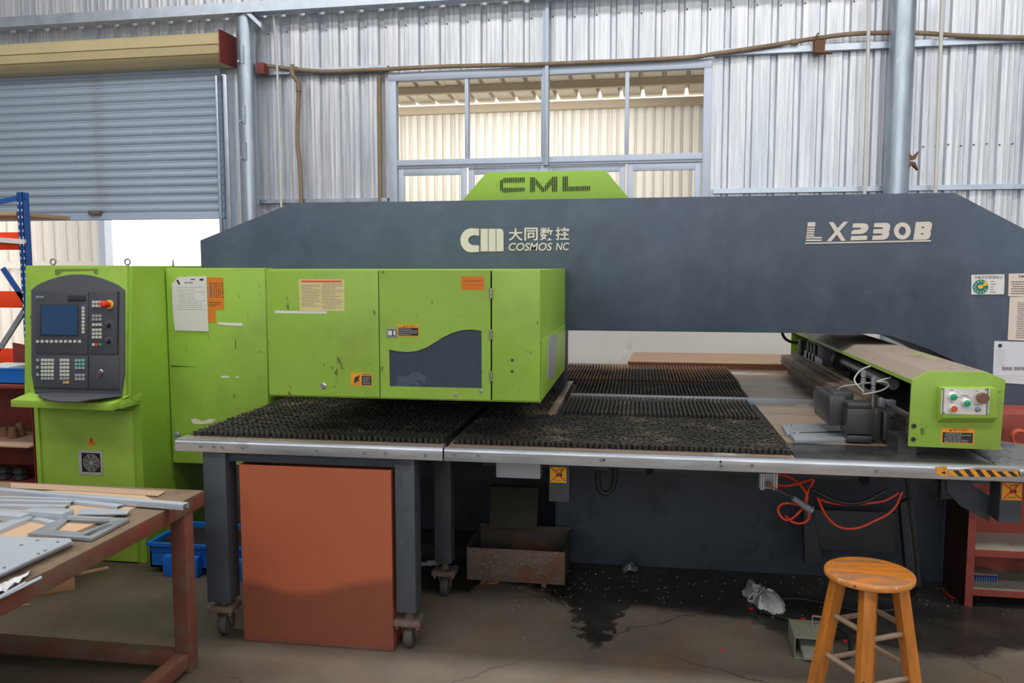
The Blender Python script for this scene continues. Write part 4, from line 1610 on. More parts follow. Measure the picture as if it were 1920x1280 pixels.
# right table, fixed to the press
RX1 = 1.92
TBACK = 6.40
tr = thing('brush_table', 'long fixed brush table under the press beam carrying the feed carriage', 'table', (0.5, 4.6, 0))
mb = MB()
mb.prism([(SEAM + 0.004, TY, 0.862), (RX1, TY, 0.862), (RX1, 3.33, 0.862), (1.50, 3.86, 0.862), (1.50, TBACK, 0.862), (-0.6, TBACK, 0.862), (SEAM + 0.004, 4.36, 0.862)], (0, 0, 0.035))
part('table_top', mb, mat_base, tr, bev=0.001)
edge_profile(SEAM + 0.003, RX1, tr, [hp(*p) for p in ((853, 851), (897, 853), (1127, 862), (1410, 872), (1352, 873), (1643, 882), (1917, 889))])
mb = MB()
for x, y in ((1132, 862),):
    c = EP.xyz(x, y)
    mb.lathe(c, EP.n, [(0.006, 0), (0.006, 0.0008), (0.003, 0.001)], 10)
a0, b0 = hp(1352, 866)
for z0, z1 in ((b0 - 0.02, b0 - 0.012), (b0 - 0.003, b0 + 0.006)):
    mb.pr(EP, a0 - 0.006, z0, a0 + 0.002, z1, 0, 0.0012)
part('drilled_hole', mb, ink, tr)
# front plate right of the brush field, speckled end, dusty planks behind
mb = MB()
mb.box(0.615, 1.34, TY + 0.03, 3.60, 0.897, 0.9015)
part('plain_plate', mb, table_steel, tr, bev=0.001)
mb = MB()
mb.prism([(1.345, TY + 0.03, 0.897), (RX1, TY + 0.03, 0.897), (RX1, 3.33, 0.897), (1.49, 3.86, 0.897), (1.345, 3.86, 0.897)], (0, 0, 0.0045))
part('plain_plate', mb, speck_steel, tr, bev=0.001, label='plate speckled with metal chips')
yb = [3.605, 3.77, 4.00, 4.30, 4.62, 4.72, 5.29, 6.06]
for y0, y1 in zip(yb, yb[1:]):
    mb = MB()
    mb.box(0.625, 1.49, y0 + 0.006, y1 - 0.006, 0.897, 0.9025)
    part('table_plank', mb, table_dusty, tr, bev=0.001)
mb = MB()
mb.box(-0.56, 1.49, 6.07, TBACK - 0.01, 0.897, 0.9005)
part('table_plank', mb, table_dusty, tr)
mb = MB()
mb.box(SEAM + 0.01, 0.61, TY + 0.03, TY + 0.085, 0.897, 0.9015)
mb.box(SEAM + 0.008, SEAM + 0.022, TY + 0.085, 4.3, 0.897, 0.904)
part('edge_strip', mb, table_dusty, tr)
# front brush field
spots = grid(SEAM + 0.04, 0.605, TY + 0.085, 4.03, 0.0225, 0.0215, 0.897, rb)
spots += grid(SEAM + 0.04, -0.46, 4.04, 4.9, 0.0235, 0.0225, 0.897, rb)
near = sorted(spots, key=lambda p: p[1])
for p in near[:150]:
    piece('brush_tuft', tuft, tr, p, (rb.uniform(-.15, .15), rb.uniform(-.15, .15), rb.uniform(0, 1)))
ls = ([], [])
add_tufts(ls, near[150:], 0.024, 0.0068, 0.0094, rb)
tuft_stuff('brush_bristles', ls, bristle, tr)
# three raised brush mats further back, their bristles in rows that run away from the camera
raised = [(-0.385, 0.60, 4.05, 4.59, 0.903, bristle), (-0.385, 0.615, 4.66, 5.20, 0.903, bristle), (-0.54, 0.635, 5.27, 6.10, 0.903, bristle_far)]
for k, (x0, x1, y0, y1, z, m) in enumerate(raised):
    b = MB()
    b.box(x0, x1, y0, y1, 0.897, z)
    mt = part('brush_mat', b, mat_base, tr)
    ls = ([], [])
    add_tufts(ls, grid(x0 + 0.012, x1 - 0.008, y0 + 0.012, y1 - 0.008, 0.0215, 0.0125, z, rb, stagger=False, jit=0.0012), 0.028, 0.0056, 0.0066, rb, 5, 0.25)
    tuft_stuff('brush_bristles', ls, m, mt)
mb = MB()
mb.box(-0.38, 1.0, 4.60, 4.64, 0.897, 0.934)
part('steel_strip', mb, steel_grey, tr, bev=0.002, label='bright steel strip between brush mats')
mb = MB()
mb.box(-0.448, -0.412, 4.03, 5.22, 0.897, 0.922)
part('side_strip', mb, table_dusty, tr, bev=0.002)
# under the table: boxes, beam, hanging plates
F36 = YP(3.6)
mb = MB()
a0, b0 = F36.uv(930, 866)
a1, b1 = F36.uv(1013, 898)
mb.box(a0, a1, 3.6, 3.72, b1, 0.862)
part('junction_box', mb, sheet_blue, tr, bev=0.004, label='pale grey junction box')
mb = MB()
mb.box(a0 - 0.02, a1 + 0.05, 3.72, 4.3, 0.80, 0.862)
mb.box(SEAM + 0.03, 1.62, 3.98, 4.06, 0.66, 0.862)
part('cross_beam', mb, slate_dark, tr)
mb = MB()
mb.lathe((YP(3.98).xyz(1620, 898)), (0, -1, 0), [(0.026, 0), (0.026, 0.001), (0.01, 0.0012)], 20)
mb.lathe((YP(3.98).xyz(1218, 883)), (0, -1, 0), [(0.018, 0), (0.018, 0.001), (0.01, 0.0012)], 20)
part('beam_hole', mb, black_dead, tr)


def sensor_post(x0, x1, yfront, ytop, ybot, pl, depth, nm, lab, stk):
    a0_, b0_ = pl.uv(x0, ybot)
    a1_, b1_ = pl.uv(x1, ytop)
    b = MB()
    b.box(a0_, a1_, yfront, yfront + depth, b0_, 0.862)
    o = part(nm, b, leg_paint, tr, bev=0.006, label=lab)
    x0_, y0_, x1_, y1_, m = stk
    s = sticker(o, pl, x0_, y0_, x1_, y1_, m, 0.0012, label='keep off sticker crossed out in red')
    w, h = x1_ - x0_, y1_ - y0_
    b = MB()
    for f in ((0.05, 0.02, 0.95, 0.9), (0.95, 0.02, 0.05, 0.9)):
        ax, ay, bx_, by = x0_ + w * f[0], y0_ + h * f[1], x0_ + w * f[2], y0_ + h * f[3]
        b.ppx(pl, [(ax - w * .05, ay), (ax + w * .05, ay), (bx_ + w * .05, by), (bx_ - w * .05, by)], 0.0020, 0.0024)
    part('red_cross', b, sticker_red, s)
    b = MB()
    fx = lambda u, v: (x0_ + w * u, y0_ + h * v)
    b.ppx(pl, [fx(.36, .5), fx(.42, .42), fx(.5, .46), fx(.7, .4), fx(.76, .48), fx(.72, .6), fx(.6, .56), fx(.46, .62), fx(.36, .6)], 0.0014, 0.0018)
    b.ppx(pl, [fx(.42, .16), fx(.45, .16), fx(.47, .44), fx(.43, .44)], 0.0014, 0.0018)
    b.ppx(pl, [fx(.42, .16), fx(.75, .10), fx(.75, .14), fx(.44, .2)], 0.0014, 0.0018)
    b.ppx(pl, [fx(.7, .12), fx(.75, .12), fx(.72, .4), fx(.68, .4)], 0.0014, 0.0018)
    part('pictogram', b, ink, s)
    b = MB()
    b.textpx(pl, '禁止踩踏', x0_ + w * .3, y0_ + h * .78, x0_ + w * .7, y0_ + h * .87, 0.0017)
    part('heading', b, ink, s)
    return o


sensor_post(1029, 1068, 3.60, 872, 940, F36, 0.10, 'sensor_post', 'hanging grey post under the middle of the table', (1031.5, 875, 1062, 905, sticker_yellow))
F34 = YP(3.42)
sensor_post(1872, 1919, 3.42, 900, 979, F34, 0.10, 'sensor_post', 'hanging grey post under the right end of the table', (1879, 904, 1915, 938, sticker_orange))
mb = MB()
mb.prism([F34.xyz(1812, 900, -0.1), F34.xyz(1856, 930, -0.1), F34.xyz(1856, 978, -0.1), F34.xyz(1800, 948, -0.1), F34.xyz(1775, 920, -0.1), F34.xyz(1775, 898, -0.1)], (0, 0.012, 0))
part('guard_plate', mb, slate_dark, tr, bev=0.002)
mb = MB()
F39 = YP(3.97)
mb.px(F39, 1759, 895, 1800, 932, 0.0, 0.04)
mb.lathe(F39.xyz(1768, 922, 0.04), F39.n, [(0.012, 0), (0.012, 0.004)], 12)
part('end_bracket', mb, slate_dark, tr, bev=0.002)
mb = MB()
pts = [F36.xyz(x, y, -0.25) for x, y in ((1152, 870), (1153, 895), (1148, 915), (1136, 925), (1125, 918), (1121, 900), (1121, 880))]
mb.tube(pts, 0.013, 10, smooth=5)
part('cable_loop', mb, black, tr)
mb = MB()
mb.px(F36, 1103, 872, 1138, 903, -0.3, -0.2)
part('cable_box', mb, slate_dark, tr, bev=0.004)
mb = MB()
mb.box(-1.0 + 0.2, -0.66, 3.45, 3.62, 0.842, 0.862)
mb.box(-0.84, -0.68, 3.40, 3.52, 0.830, 0.850)
part('joint_plate', mb, rust, tr, bev=0.002)
# leg stand seen below the beam at the right
mb = MB()
F43 = YP(4.3)
mb.ppx(F43, [(1503, 938), (1515, 938), (1540, 1050), (1505, 1050)], 0, 0.05)
mb.ppx(F43, [(1682, 938), (1706, 930), (1722, 1092), (1696, 1092)], 0, 0.05)
mb.px(F43, 1514, 952, 1676, 1034, 0.0, 0.02)
part('base_stand', mb, MAT('blackish_paint', S(46, 50, 55), 0.6, 0, 0.2, 4), tr, bev=0.003)  # blackish paint over the whole stand
mb = MB()
mb.tube([YP(4.0).xyz(x, y, 0.1) for x, y in ((1700, 898), (1704, 940), (1712, 1000), (1719, 1060), (1716, 1098))], 0.007, 8, smooth=4)
part('hanging_cable', mb, black, tr)

# hazard stripes on the edge: part of the right table
mb = MB()
mb.ppx(EP, [(1752, 875), (1775, 874), (1776, 893), (1768, 893), (1762, 889), (1753, 888), (1758, 882)], 0.0002, 0.0008)
mb.ppx(EP, [(1776, 881), (1838, 876), (1912, 880), (1912, 895), (1890, 893), (1858, 897), (1838, 892), (1778, 894)], 0.0002, 0.0008)
part('glue_residue', mb, brown_board, tr)
mb = MB()
mb.ppx(EP, [(1755, 875), (1776, 875), (1776, 893), (1766, 892.5), (1756, 888)], 0.0010, 0.0014)
part('hazard_label', mb, sticker_orange, tr)
mb = MB()
mb.ppx(EP, [(1766, 884), (1770, 884), (1770, 882.5), (1774, 886), (1770, 889), (1770, 887.5), (1766, 887.5)], 0.0016, 0.0019)
mb.ppx(EP, [(1768, 878), (1772, 878), (1772, 879.3), (1768, 879.3)], 0.0016, 0.0019)
part('label_marks', mb, ink, tr)
hz_top = lambda x: 882 + (x - 1778) * 0.012 if x < 1838 else 883
n = 0
x = 1776.0
mo, mk = MB(), MB()
while x < 1910:
    t0 = 881.5 if x < 1800 else 879.5 if x < 1830 else 881 if x < 1862 else 883.5
    b0 = 892.5 if x < 1800 else 893.5 if x < 1862 else 893
    w = 10.2
    m_ = mo if n % 2 == 0 else mk
    m_.ppx(EP, [(x, t0), (min(x + w, 1912), t0), (min(x + w + 11, 1912), b0), (min(x + 11, 1911), b0)], 0.0010, 0.0014)
    x += w
    n += 1
part('hazard_stripes', mo, sticker_orange, tr)
part('hazard_stripes', mk, ink, tr)

# ------------------------------------------------------------------ feed carriage on the table
KX0, KX1, KY0, KY1 = 1.05, 1.392, 3.40, 6.03
KF = YP(KY0)
KZ0 = 0.945
car = thing('feed_carriage', 'long lime green feed carriage with a push button panel lying across the table', 'machine', (1.22, 4.6, 0.9))
zc = lambda x, y: KF.uv(x, y)
prof = [(KX0, KZ0), (KX1 - 0.006, KZ0 - 0.004), (KX1, zc(1884, 712)[1]), (zc(1850, 697)[0], zc(1850, 697)[1]), (zc(1740, 696)[0], zc(1740, 696)[1]), (KX0 + 0.003, zc(1708, 712)[1])]
mb = MB()
mb.pp(KF, prof, -0.012, 0.0)
kend = part('end_plate', mb, green, car, bev=0.003)
# sheet metal hood: top, left slope, right slope and side (left side open)
mb = MB()
pr2 = prof[1:]
inner_ = [(x * 1.0, z) for x, z in pr2]
for (xa, za), (xb, zb_) in zip(pr2, pr2[1:]):
    n_v = Vector((zb_ - za, 0, -(xb - xa))).normalized() * 0.004
    mb.prism([(xa, KY0 + 0.012, za), (xb, KY0 + 0.012, zb_), (xb - n_v.x * 0, KY0 + 0.012, zb_ - 0.004), (xa - 0.003, KY0 + 0.012, za - 0.004)], (0, KY1 - KY0 - 0.012, 0))
khood = part('hood', mb, green_dusty, car, label='dusty sheet metal hood')
mb = MB()
mb.box(KX0 + 0.002, KX0 + 0.006, KY0 + 0.012, KY1, prof[5][1] - 0.016, prof[5][1] - 0.001)
part('hood_lip', mb, green, car)
mb = MB()
for x, y in ((1785, 692), (1821, 692)):
    p = ZP(prof[4][1]).xyz(x, y)
    mb.lathe(p, (0, 0, 1), [(0.009, 0), (0.009, 0.003), (0.004, 0.005)], 10)
part('hood_screw', mb, steel_grey, khood)
mb = MB()
mb.box(KX0 + 0.005, KX1 - 0.01, KY1 - 0.012, KY1, KZ0 + 0.05, 1.2)
mb.box(KX0 + 0.21, KX0 + 0.22, KY0 + 0.02, KY1 - 0.02, KZ0 + 0.02, 1.2)
part('inner_plate', mb, green_plain, car)
mb = MB()
mb.box(KX0 + 0.205, KX0 + 0.209, KY0 + 0.02, 5.2, KZ0 + 0.02, 1.19)
part('hood_shade_sheet', mb, black_dead, car)  # black sheet stands in for the shade inside the hood
for x, y in ((1713, 798), (1712, 823)):
    mb = MB()
    mb.lathe(KF.xyz(x, y), KF.n, [(0.0085, 0), (0.0085, 0.007), (0.004, 0.007), (0.004, 0.003)], 14)
    part('cap_screw', mb, ink, kend)
mb = MB()
mb.lathe(KF.xyz(1874.5, 734.5), KF.n, [(0.003, 0), (0.003, 0.001)], 8)
part('drilled_hole', mb, ink, kend)
# control box on the end plate
bx = [zc(*p) for p in ((1758, 724), (1858, 724), (1864, 792), (1756, 792))]
fx = [zc(*p) for p in ((1758, 724), (1858, 724), (1861, 779), (1760, 779))]
mb = MB()
o_ = [KF.at(a, b, 0.0) for a, b in bx]
f_ = [KF.at(a, b, 0.048) for a, b in fx]
vs = [mb.bm.verts.new(p) for p in o_ + f_]
for q in ((0, 1, 2, 3), (4, 5, 6, 7), (0, 1, 5, 4), (1, 2, 6, 5), (2, 3, 7, 6), (3, 0, 4, 7)):
    mb.bm.faces.new([vs[i] for i in q])
kbox = part('control_box', mb, green, car, bev=0.003)
KB = YP(KY0 - 0.048)
kx = lambda x, y: (1730 + x / 8.535, 700 + y / 8.535)


def kpx(b, x0, y0, x1, y1, d0, d1):
    p0, p1 = kx(x0, y0), kx(x1, y1)
    b.px(KB, p0[0], p0[1], p1[0], p1[1], d0, d1)


mb = MB()
kpx(mb, 305, 234, 1050, 660, 0.0, 0.002)
kp = part('button_plate', mb, white_plate, kbox)
mb = MB()
for x, y in ((320, 248), (1012, 260), (334, 628), (1030, 645)):
    mb.lathe(KB.xyz(*kx(x, y), 0.002), KB.n, [(0.004, 0), (0.004, 0.0012), (0.0015, 0.002)], 10)
for x0, y0, x1, y1 in ((320, 234, 326, 660), (1028, 234, 1034, 660)):
    kpx(mb, x0, y0, x1, y1, 0.002, 0.0023)
part('plate_screw', mb, ink_grey, kbox)


def button(x, y, r, m, rim, h, name, label):
    c = KB.xyz(*kx(x, y), 0.002)
    b = MB()
    b.lathe(c, KB.n, [(r * 1.22, 0), (r * 1.22, h * 0.7), (r * 1.02, h)], 24)
    o = part(name, b, rim, kbox, label=label)
    b = MB()
    b.lathe(c, KB.n, [(r, h * 0.6), (r, h * 1.12), (r * 0.85, h * 1.2)], 24)
    part('button_cap', b, m, kbox)


RB = 0.0125
button(470, 365, RB, key_green, white_plate, 0.018, 'push_button', 'upper green push button')
button(682, 466, RB, key_green, white_plate, 0.018, 'push_button', 'middle green push button')
button(478, 552, RB * 0.96, orange_btn, white_plate, 0.018, 'push_button', 'orange red push button')
c = KB.xyz(*kx(915, 375), 0.002)
mb = MB()
mb.lathe(c, KB.n, [(0.014, 0), (0.014, 0.02), (0.0205, 0.022), (0.0215, 0.034), (0.019, 0.038)], 28)
part('stop_button', mb, brown_btn, kbox, label='brown mushroom stop button')
c = KB.xyz(*kx(880, 570), 0.002)
mb = MB()
mb.lathe(c, KB.n, [(0.011, 0), (0.011, 0.002), (0.008, 0.003), (0.008, 0.012), (0.003, 0.013), (0.003, 0.009)], 20)
part('key_switch', mb, steel_grey, kbox)
mb = MB()
for x0, y0, x1, y1 in ((428, 256, 494, 272), (430, 448, 485, 462), (840, 270, 900, 284), (615, 345, 730, 364), (568, 378, 630, 390), (700, 378, 765, 392), (820, 488, 944, 504)):
    p0, p1 = kx(x0, y0), kx(x1, y1)
    mb.lines(KB, p0[0], p0[1], p1[0], p1[1], 1, 0.0026, 0.8, rnd=rndt)
part('button_names', mb, ink_grey, kbox)
caution(kend, KF, 1765, 801.5, 1826, 833, 'orange caution sticker with black text field under the push buttons', 6)

# guide rail, ball screw rod and clamps on the open side of the carriage
mb = MB()
mb.prism([(0.985, 3.98, 0.965), (1.045, 3.98, 0.965), (1.045, 3.98, 1.035), (0.985, 3.98, 1.035)], (0, 2.0, 0))
rail = part('clamp_rail', mb, rail_dusty, car, bev=0.003)
mb = MB()
mb.box(0.978, 0.985, 4.45, 5.98, 0.985, 0.998)
mb.box(0.978, 0.985, 4.45, 5.98, 1.01, 1.02)
mb.box(0.93, 0.985, 4.1, 4.62, 0.94, 0.985)
part('rail_strip', mb, rail_dusty, rail, bev=0.002)
mb = MB()
mb.box(1.05, 1.115, 4.05, 5.98, 0.985, 1.045)
mb.cyl((1.085, 4.05, 1.05), (1.085, 5.98, 1.05), 0.013, seg=12)
part('linear_guide', mb, rail_dusty, car, bev=0.003)
mb = MB()
mb.cyl((1.165, 4.02, 1.105), (1.165, 5.0, 1.105), 0.026, seg=20)
part('drive_rod', mb, steel_grey, car)
mb = MB()
mb.cyl((1.165, 4.98, 1.10), (1.165, 5.04, 1.10), 0.058, seg=28)
mb.cyl((1.165, 4.965, 1.10), (1.165, 4.985, 1.10), 0.05, seg=28)
part('bearing_flange', mb, black, car)
mb = MB()
mb.box(1.09, 1.20, 5.30, 5.62, 1.03, 1.17)
mb.box(1.075, 1.088, 5.14, 5.66, 1.04, 1.10)
mot = part('drive_motor', mb, steel_grey, car, bev=0.006)
mb = MB()
mb.box(1.06, 1.09, 5.70, 5.82, 1.06, 1.16)
part('motor_plug', mb, black, mot, bev=0.003)
for k in range(3):
    mb = MB()
    mb.box(1.075, 1.09, 5.32 + 0.1 * k, 5.38 + 0.1 * k, 1.04, 1.165)
    part('motor_fin', mb, black, mot, bev=0.003)
mb = MB()
mb.box(1.03, 1.10, 3.46, 5.98, 0.90, 0.965)
part('carriage_foot', mb, clamp_steel, car)
# work clamp: jaw, block, cylinder, fittings
YC = YP(3.62)
cq = lambda x, y, d=0: YC.xyz(1460 + x / 4.923, 600 + y / 4.923, d)


def cbox(b, x0, y0, x1, y1, d0, d1):
    a0, b0 = YC.uv(1460 + x0 / 4.923, 600 + y0 / 4.923)
    a1, b1 = YC.uv(1460 + x1 / 4.923, 600 + y1 / 4.923)
    b.pr(YC, a0, b0, a1, b1, d0, d1)


mb = MB()
cbox(mb, 635, 815, 880, 1060, -0.12, 0.0)
cbox(mb, 880, 830, 950, 1110, -0.12, -0.02)
clamp = part('work_clamp', mb, clamp_steel, car, bev=0.003)
mb = MB()
cbox(mb, 632, 1062, 858, 1130, -0.10, 0.006)
part('clamp_jaw', mb, clamp_steel, clamp, bev=0.003)
mb = MB()
a0, b0 = YC.uv(1460 + 635 / 4.923, 600 + 812 / 4.923)
a1, b1 = YC.uv(1460 + 862 / 4.923, 600 + 770 / 4.923)
mb.prism([YC.at(a0, b0, 0.005), YC.at(a1, b0, 0.005), YC.at(a1, b1, 0.005), YC.at(a0 + 0.0, b1, 0.005)], (0, 0.11, 0))
part('clamp_lid', mb, clamp_steel, clamp, bev=0.004)
mb = MB()
cbox(mb, 500, 720, 640, 1000, -0.36, -0.06)
cbox(mb, 560, 700, 760, 800, -0.30, -0.12)
part('clamp_body', mb, clamp_steel, clamp, bev=0.004)
mb = MB()
for q in ((975, 855, 1020, 1110), (1020, 855, 1088, 900), (1020, 1072, 1085, 1112)):
    cbox(mb, *q, -0.07, 0.0)
part('guide_claw', mb, clamp_steel, car, bev=0.002, label='black C shaped claw')
mb = MB()
mb.cyl(cq(930, 730, -0.15), cq(1050, 790, -0.15), 0.012, seg=12)
cbox(mb, 1015, 775, 1058, 850, -0.16, -0.12)
cbox(mb, 1085, 790, 1180, 830, -0.18, -0.14)
part('link_arm', mb, steel_grey, car, bev=0.003)
mb = MB()
cbox(mb, 1040, 920, 1200, 1060, -0.24, -0.04)
part('slide_block', mb, clamp_steel, car, bev=0.004)
for x, y0, y1, nm in ((785, 460, 700, 'air_fitting'), (878, 520, 815, 'air_fitting')):
    mb = MB()
    p1, p0 = cq(x, y0, -0.10), cq(x, y1, -0.06)
    p0.x, p0.y = p1.x, p1.y
    mb.cyl(p0, p1, 0.006, seg=10)
    L_ = p1.z - p0.z
    for f0, f1, r in ((0.45, 0.58, 0.012), (0.72, 0.95, 0.011), (0.6, 0.68, 0.010)):
        mb.cyl(p0 + Vector((0, 0, L_ * f0)), p0 + Vector((0, 0, L_ * f1)), r, seg=8)
    part(nm, mb, steel_grey, clamp)
mb = MB()
mb.tube([cq(845, 425, -0.14), cq(760, 460, -0.12), cq(700, 540, -0.10), cq(725, 600, -0.08), cq(785, 660, -0.07)], 0.0035, 8, smooth=6)
mb.tube([cq(548, 640, -0.2), cq(600, 610, -0.17), cq(760, 590, -0.13), cq(900, 565, -0.1), cq(1040, 528, -0.1)], 0.0035, 8, smooth=6)
mb.tube([cq(905, 570, -0.1), cq(975, 570, -0.09), cq(1018, 600, -0.09), cq(960, 645, -0.08), cq(860, 672, -0.07), cq(780, 682, -0.07)], 0.0035, 8, smooth=6)
part('air_tube', mb, clear_tube, clamp)
mb = MB()
mb.cyl(cq(605, 640, -0.2), cq(605, 672, -0.2), 0.011, seg=12)
part('push_fitting', mb, blue_plastic, clamp, label='blue push in fitting')
# loose finger plates of the clamp lying towards the brushes
for q, lab in (((1465, 799, 1580, 815), None), ((1480, 814, 1586, 827), None)):
    mb = MB()
    Zp = ZP(0.9125)
    p = [Zp.xyz(*v) for v in ((q[0], q[1]), (q[2], q[1] - 3), (q[2], q[3] - 1), (q[0] + 10, q[3]))]
    mb.prism([v + Vector((0, 0, -0.010)) for v in p], (0, 0, 0.018))
    mb.cyl(p[0] + Vector((0.03, -0.02, -0.008)), p[0] + Vector((0.03, -0.02, 0.016)), 0.012, seg=12)
    part('clamp_finger', mb, steel_grey, clamp, bev=0.002)

# ------------------------------------------------------------------ control console
con = thing('control_console', 'tall lime green control console with a dark arched operator panel', 'console', (-3.02, 4.45, 0))
NX0, NX1 = -3.325, -2.70
HEADP = Plane((0, 4.015 - 0.06 / 0.70 * 0.95, 0), (1, 0, 0), (0, 0.06, 0.70))
# express plane so that b runs along the slope; y(z) = 4.015 + 0.0857 (z - 0.95)
yz = lambda z: 4.015 + 0.0857 * (z - 0.95)
mb = MB()
mb.prism([(NX0 + 0.02, 4.12, 0.0), (NX0 + 0.02, 4.85, 0.0), (NX0 + 0.02, 4.85, 1.652), (NX0 + 0.02, yz(1.652) + 0.02, 1.652), (NX0 + 0.02, yz(0.93) + 0.02, 0.93), (NX0 + 0.02, 4.12, 0.93)], (NX1 - NX0 - 0.02, 0, 0))
part('cabinet', mb, green_plain, con, bev=0.004)
mb = MB()
mb.prism([(NX0 + 0.005, yz(0.945), 0.945), (NX0 + 0.005, yz(0.945) + 0.021, 0.945), (NX0 + 0.005, yz(1.654) + 0.021, 1.654), (NX0 + 0.005, yz(1.654), 1.654)], (NX1 - NX0 - 0.02, 0, 0))
head = part('head_panel', mb, green, con, bev=0.003)
CL = YP(4.12)
mb = MB()
mb.px(CL, 76, 764, 262, 1052, -0.001, 0.016)
lowd = part('lower_door', mb, green, con, bev=0.003)
mb = MB()
a0, b0 = CL.uv(66, 760)
mb.box(NX0 - 0.004, NX0 + 0.022, 4.09, 4.14, 0.0, 0.93)
part('side_strip', mb, green, con, bev=0.003)
mb = MB()
mb.box(NX0 + 0.022, NX0 + 0.032, 4.118, 4.122, 0.0, 0.93)
part('door_gap', mb, black_dead, con)
mb = MB()
for z in (1.2,):
    mb.box(NX0 - 0.008, NX0 + 0.02, 4.1, 4.2, 1.30, 1.42)
part('side_hinge', mb, ink, con, bev=0.003)
# desk shelf
mb = MB()
mb.prism([(-3.30, 3.895, 0.937), (-2.712, 3.895, 0.932), (-2.70, 4.03, 0.955), (-3.30, 4.03, 0.958)], (0, 0, 0.005))
mb.prism([(-3.30, 3.89, 0.905), (-2.712, 3.89, 0.900), (-2.712, 3.89, 0.938), (-3.30, 3.89, 0.943)], (0, 0.006, 0))
mb.prism([(-2.712, 3.89, 0.900), (-2.70, 4.13, 0.915), (-2.70, 4.13, 0.955), (-2.712, 3.89, 0.938)], (0.004, 0, 0))
mb.box(-3.30, -2.70, 3.95, 4.12, 0.90, 0.93)
part('desk_shelf', mb, green, con, bev=0.0015)
# eye bolts on the roof
for x, yb_, yy, R in ((99.5, 490, 4.1, 0.0155), (239, 489.5, 4.12, 0.0155), (324.5, 491.5, 4.75, 0.015)):
    pl = YP(yy)
    c = pl.xyz(x, yb_)
    c.z = 1.652 + R + 0.006
    mb = MB()
    mb.ring(c, (0, 1, 0) if x < 300 else (0.9, 0.5, 0), R, 0.0042)
    mb.cyl((c.x, c.y, 1.650), (c.x, c.y, 1.658), 0.009, seg=12)
    part('eye_bolt', mb, ink_grey, con)
# operator panel
h = HEADP
hp_ = lambda x, y: h.uv(40 + x / 4.2667, 480 + y / 4.2667)
arch = [(90, 272)] + [(90 + (830 - 90) * t, 272 - 126 * math.sin(pi * (t * 0.94 + 0.03)) ** 0.9) for t in [i / 16 for i in range(1, 16)]] + [(832, 272), (832, 940), (806, 1112), (700, 1122), (610, 1134), (540, 1150), (470, 1158), (330, 1158), (215, 1152), (170, 1138), (120, 1100), (92, 940)]
mb = MB()
mb.pp(h, [hp_(*p) for p in arch][::-1], 0.0, 0.012)
op = part('operator_panel', mb, panel_dark, con, bev=0.003)


def hbox(b, x0, y0, x1, y1, d0, d1):
    a0, b0 = hp_(x0, y0)
    a1, b1 = hp_(x1, y1)
    b.pr(h, a0, b0, a1, b1, d0, d1)


for nm, q in (('display_bezel', (132, 284, 546, 784)), ('button_field', (556, 284, 784, 786)), ('keyboard_field', (132, 794, 548, 1054)), ('lock_field', (558, 796, 792, 1058))):
    mb = MB()
    hbox(mb, *q, 0.012, 0.017)
    o = part(nm, mb, panel_darker, op, bev=0.002)
mb = MB()
hbox(mb, 172, 385, 476, 640, 0.017, 0.0195)
o = part('screen_frame', mb, groove, op, bev=0.002)
mb = MB()
hbox(mb, 184, 394, 466, 630, 0.0195, 0.0205)
part('screen', mb, screen_mat, op, label='switched off blue screen')
mb = MB()
hbox(mb, 392, 315, 532, 360, 0.017, 0.021)
hbox(mb, 400, 338, 526, 352, 0.021, 0.023)
part('disk_slot', mb, groove, op, bev=0.002)
mb = MB()
hbox(mb, 136, 320, 194, 336, 0.017, 0.0178)
part('maker_badge', mb, key_grey, op)
mb = MB()
a0, b0 = hp_(141, 333)
a1, b1 = hp_(189, 323)
mb.text(h, 'SIEMENS', a0, b0, a1, b1, 0.0183, bold=0.02)
part('badge_text', mb, chart_green, op)
mb = MB()
for q in ((110, 1060, 800, 1066), (128, 1100, 812, 1104)):
    hbox(mb, *q, 0.012, 0.0128)
for q in ((784, 284, 790, 786), (548, 796, 552, 1056)):
    hbox(mb, *q, 0.012, 0.0175)
part('panel_joint', mb, groove, op)


def key_mesh(w, hh, m, nm='key'):
    b = MB()
    pl = h
    lo = pl.at(-w / 2, -hh / 2) - pl.o
    b.prism([pl.ex * (-w / 2) + pl.ey * (-hh / 2), pl.ex * (w / 2) + pl.ey * (-hh / 2), pl.ex * (w / 2) + pl.ey * (hh / 2), pl.ex * (-w / 2) + pl.ey * (hh / 2)], pl.n * 0.006)
    me = finish(b, nm)
    me.materials.append(m)
    return me


kw = 22 / 4.2667 * 4.08 / FPX
KM = {k: key_mesh(kw, kw, m) for k, m in (('w', key_white), ('g', key_grey), ('t', key_teal), ('o', key_orange), ('n', key_green), ('r', key_red))}
dots = MB()


def key(x, y, k='w'):
    a, b = hp_(x, y)
    piece('key', KM[k], op, h.at(a, b, 0.017))
    if k in 'wg':
        dots.pr(h, a - kw * .16, b - kw * .14, a + kw * .16, b + kw * .16, 0.0232, 0.0236)


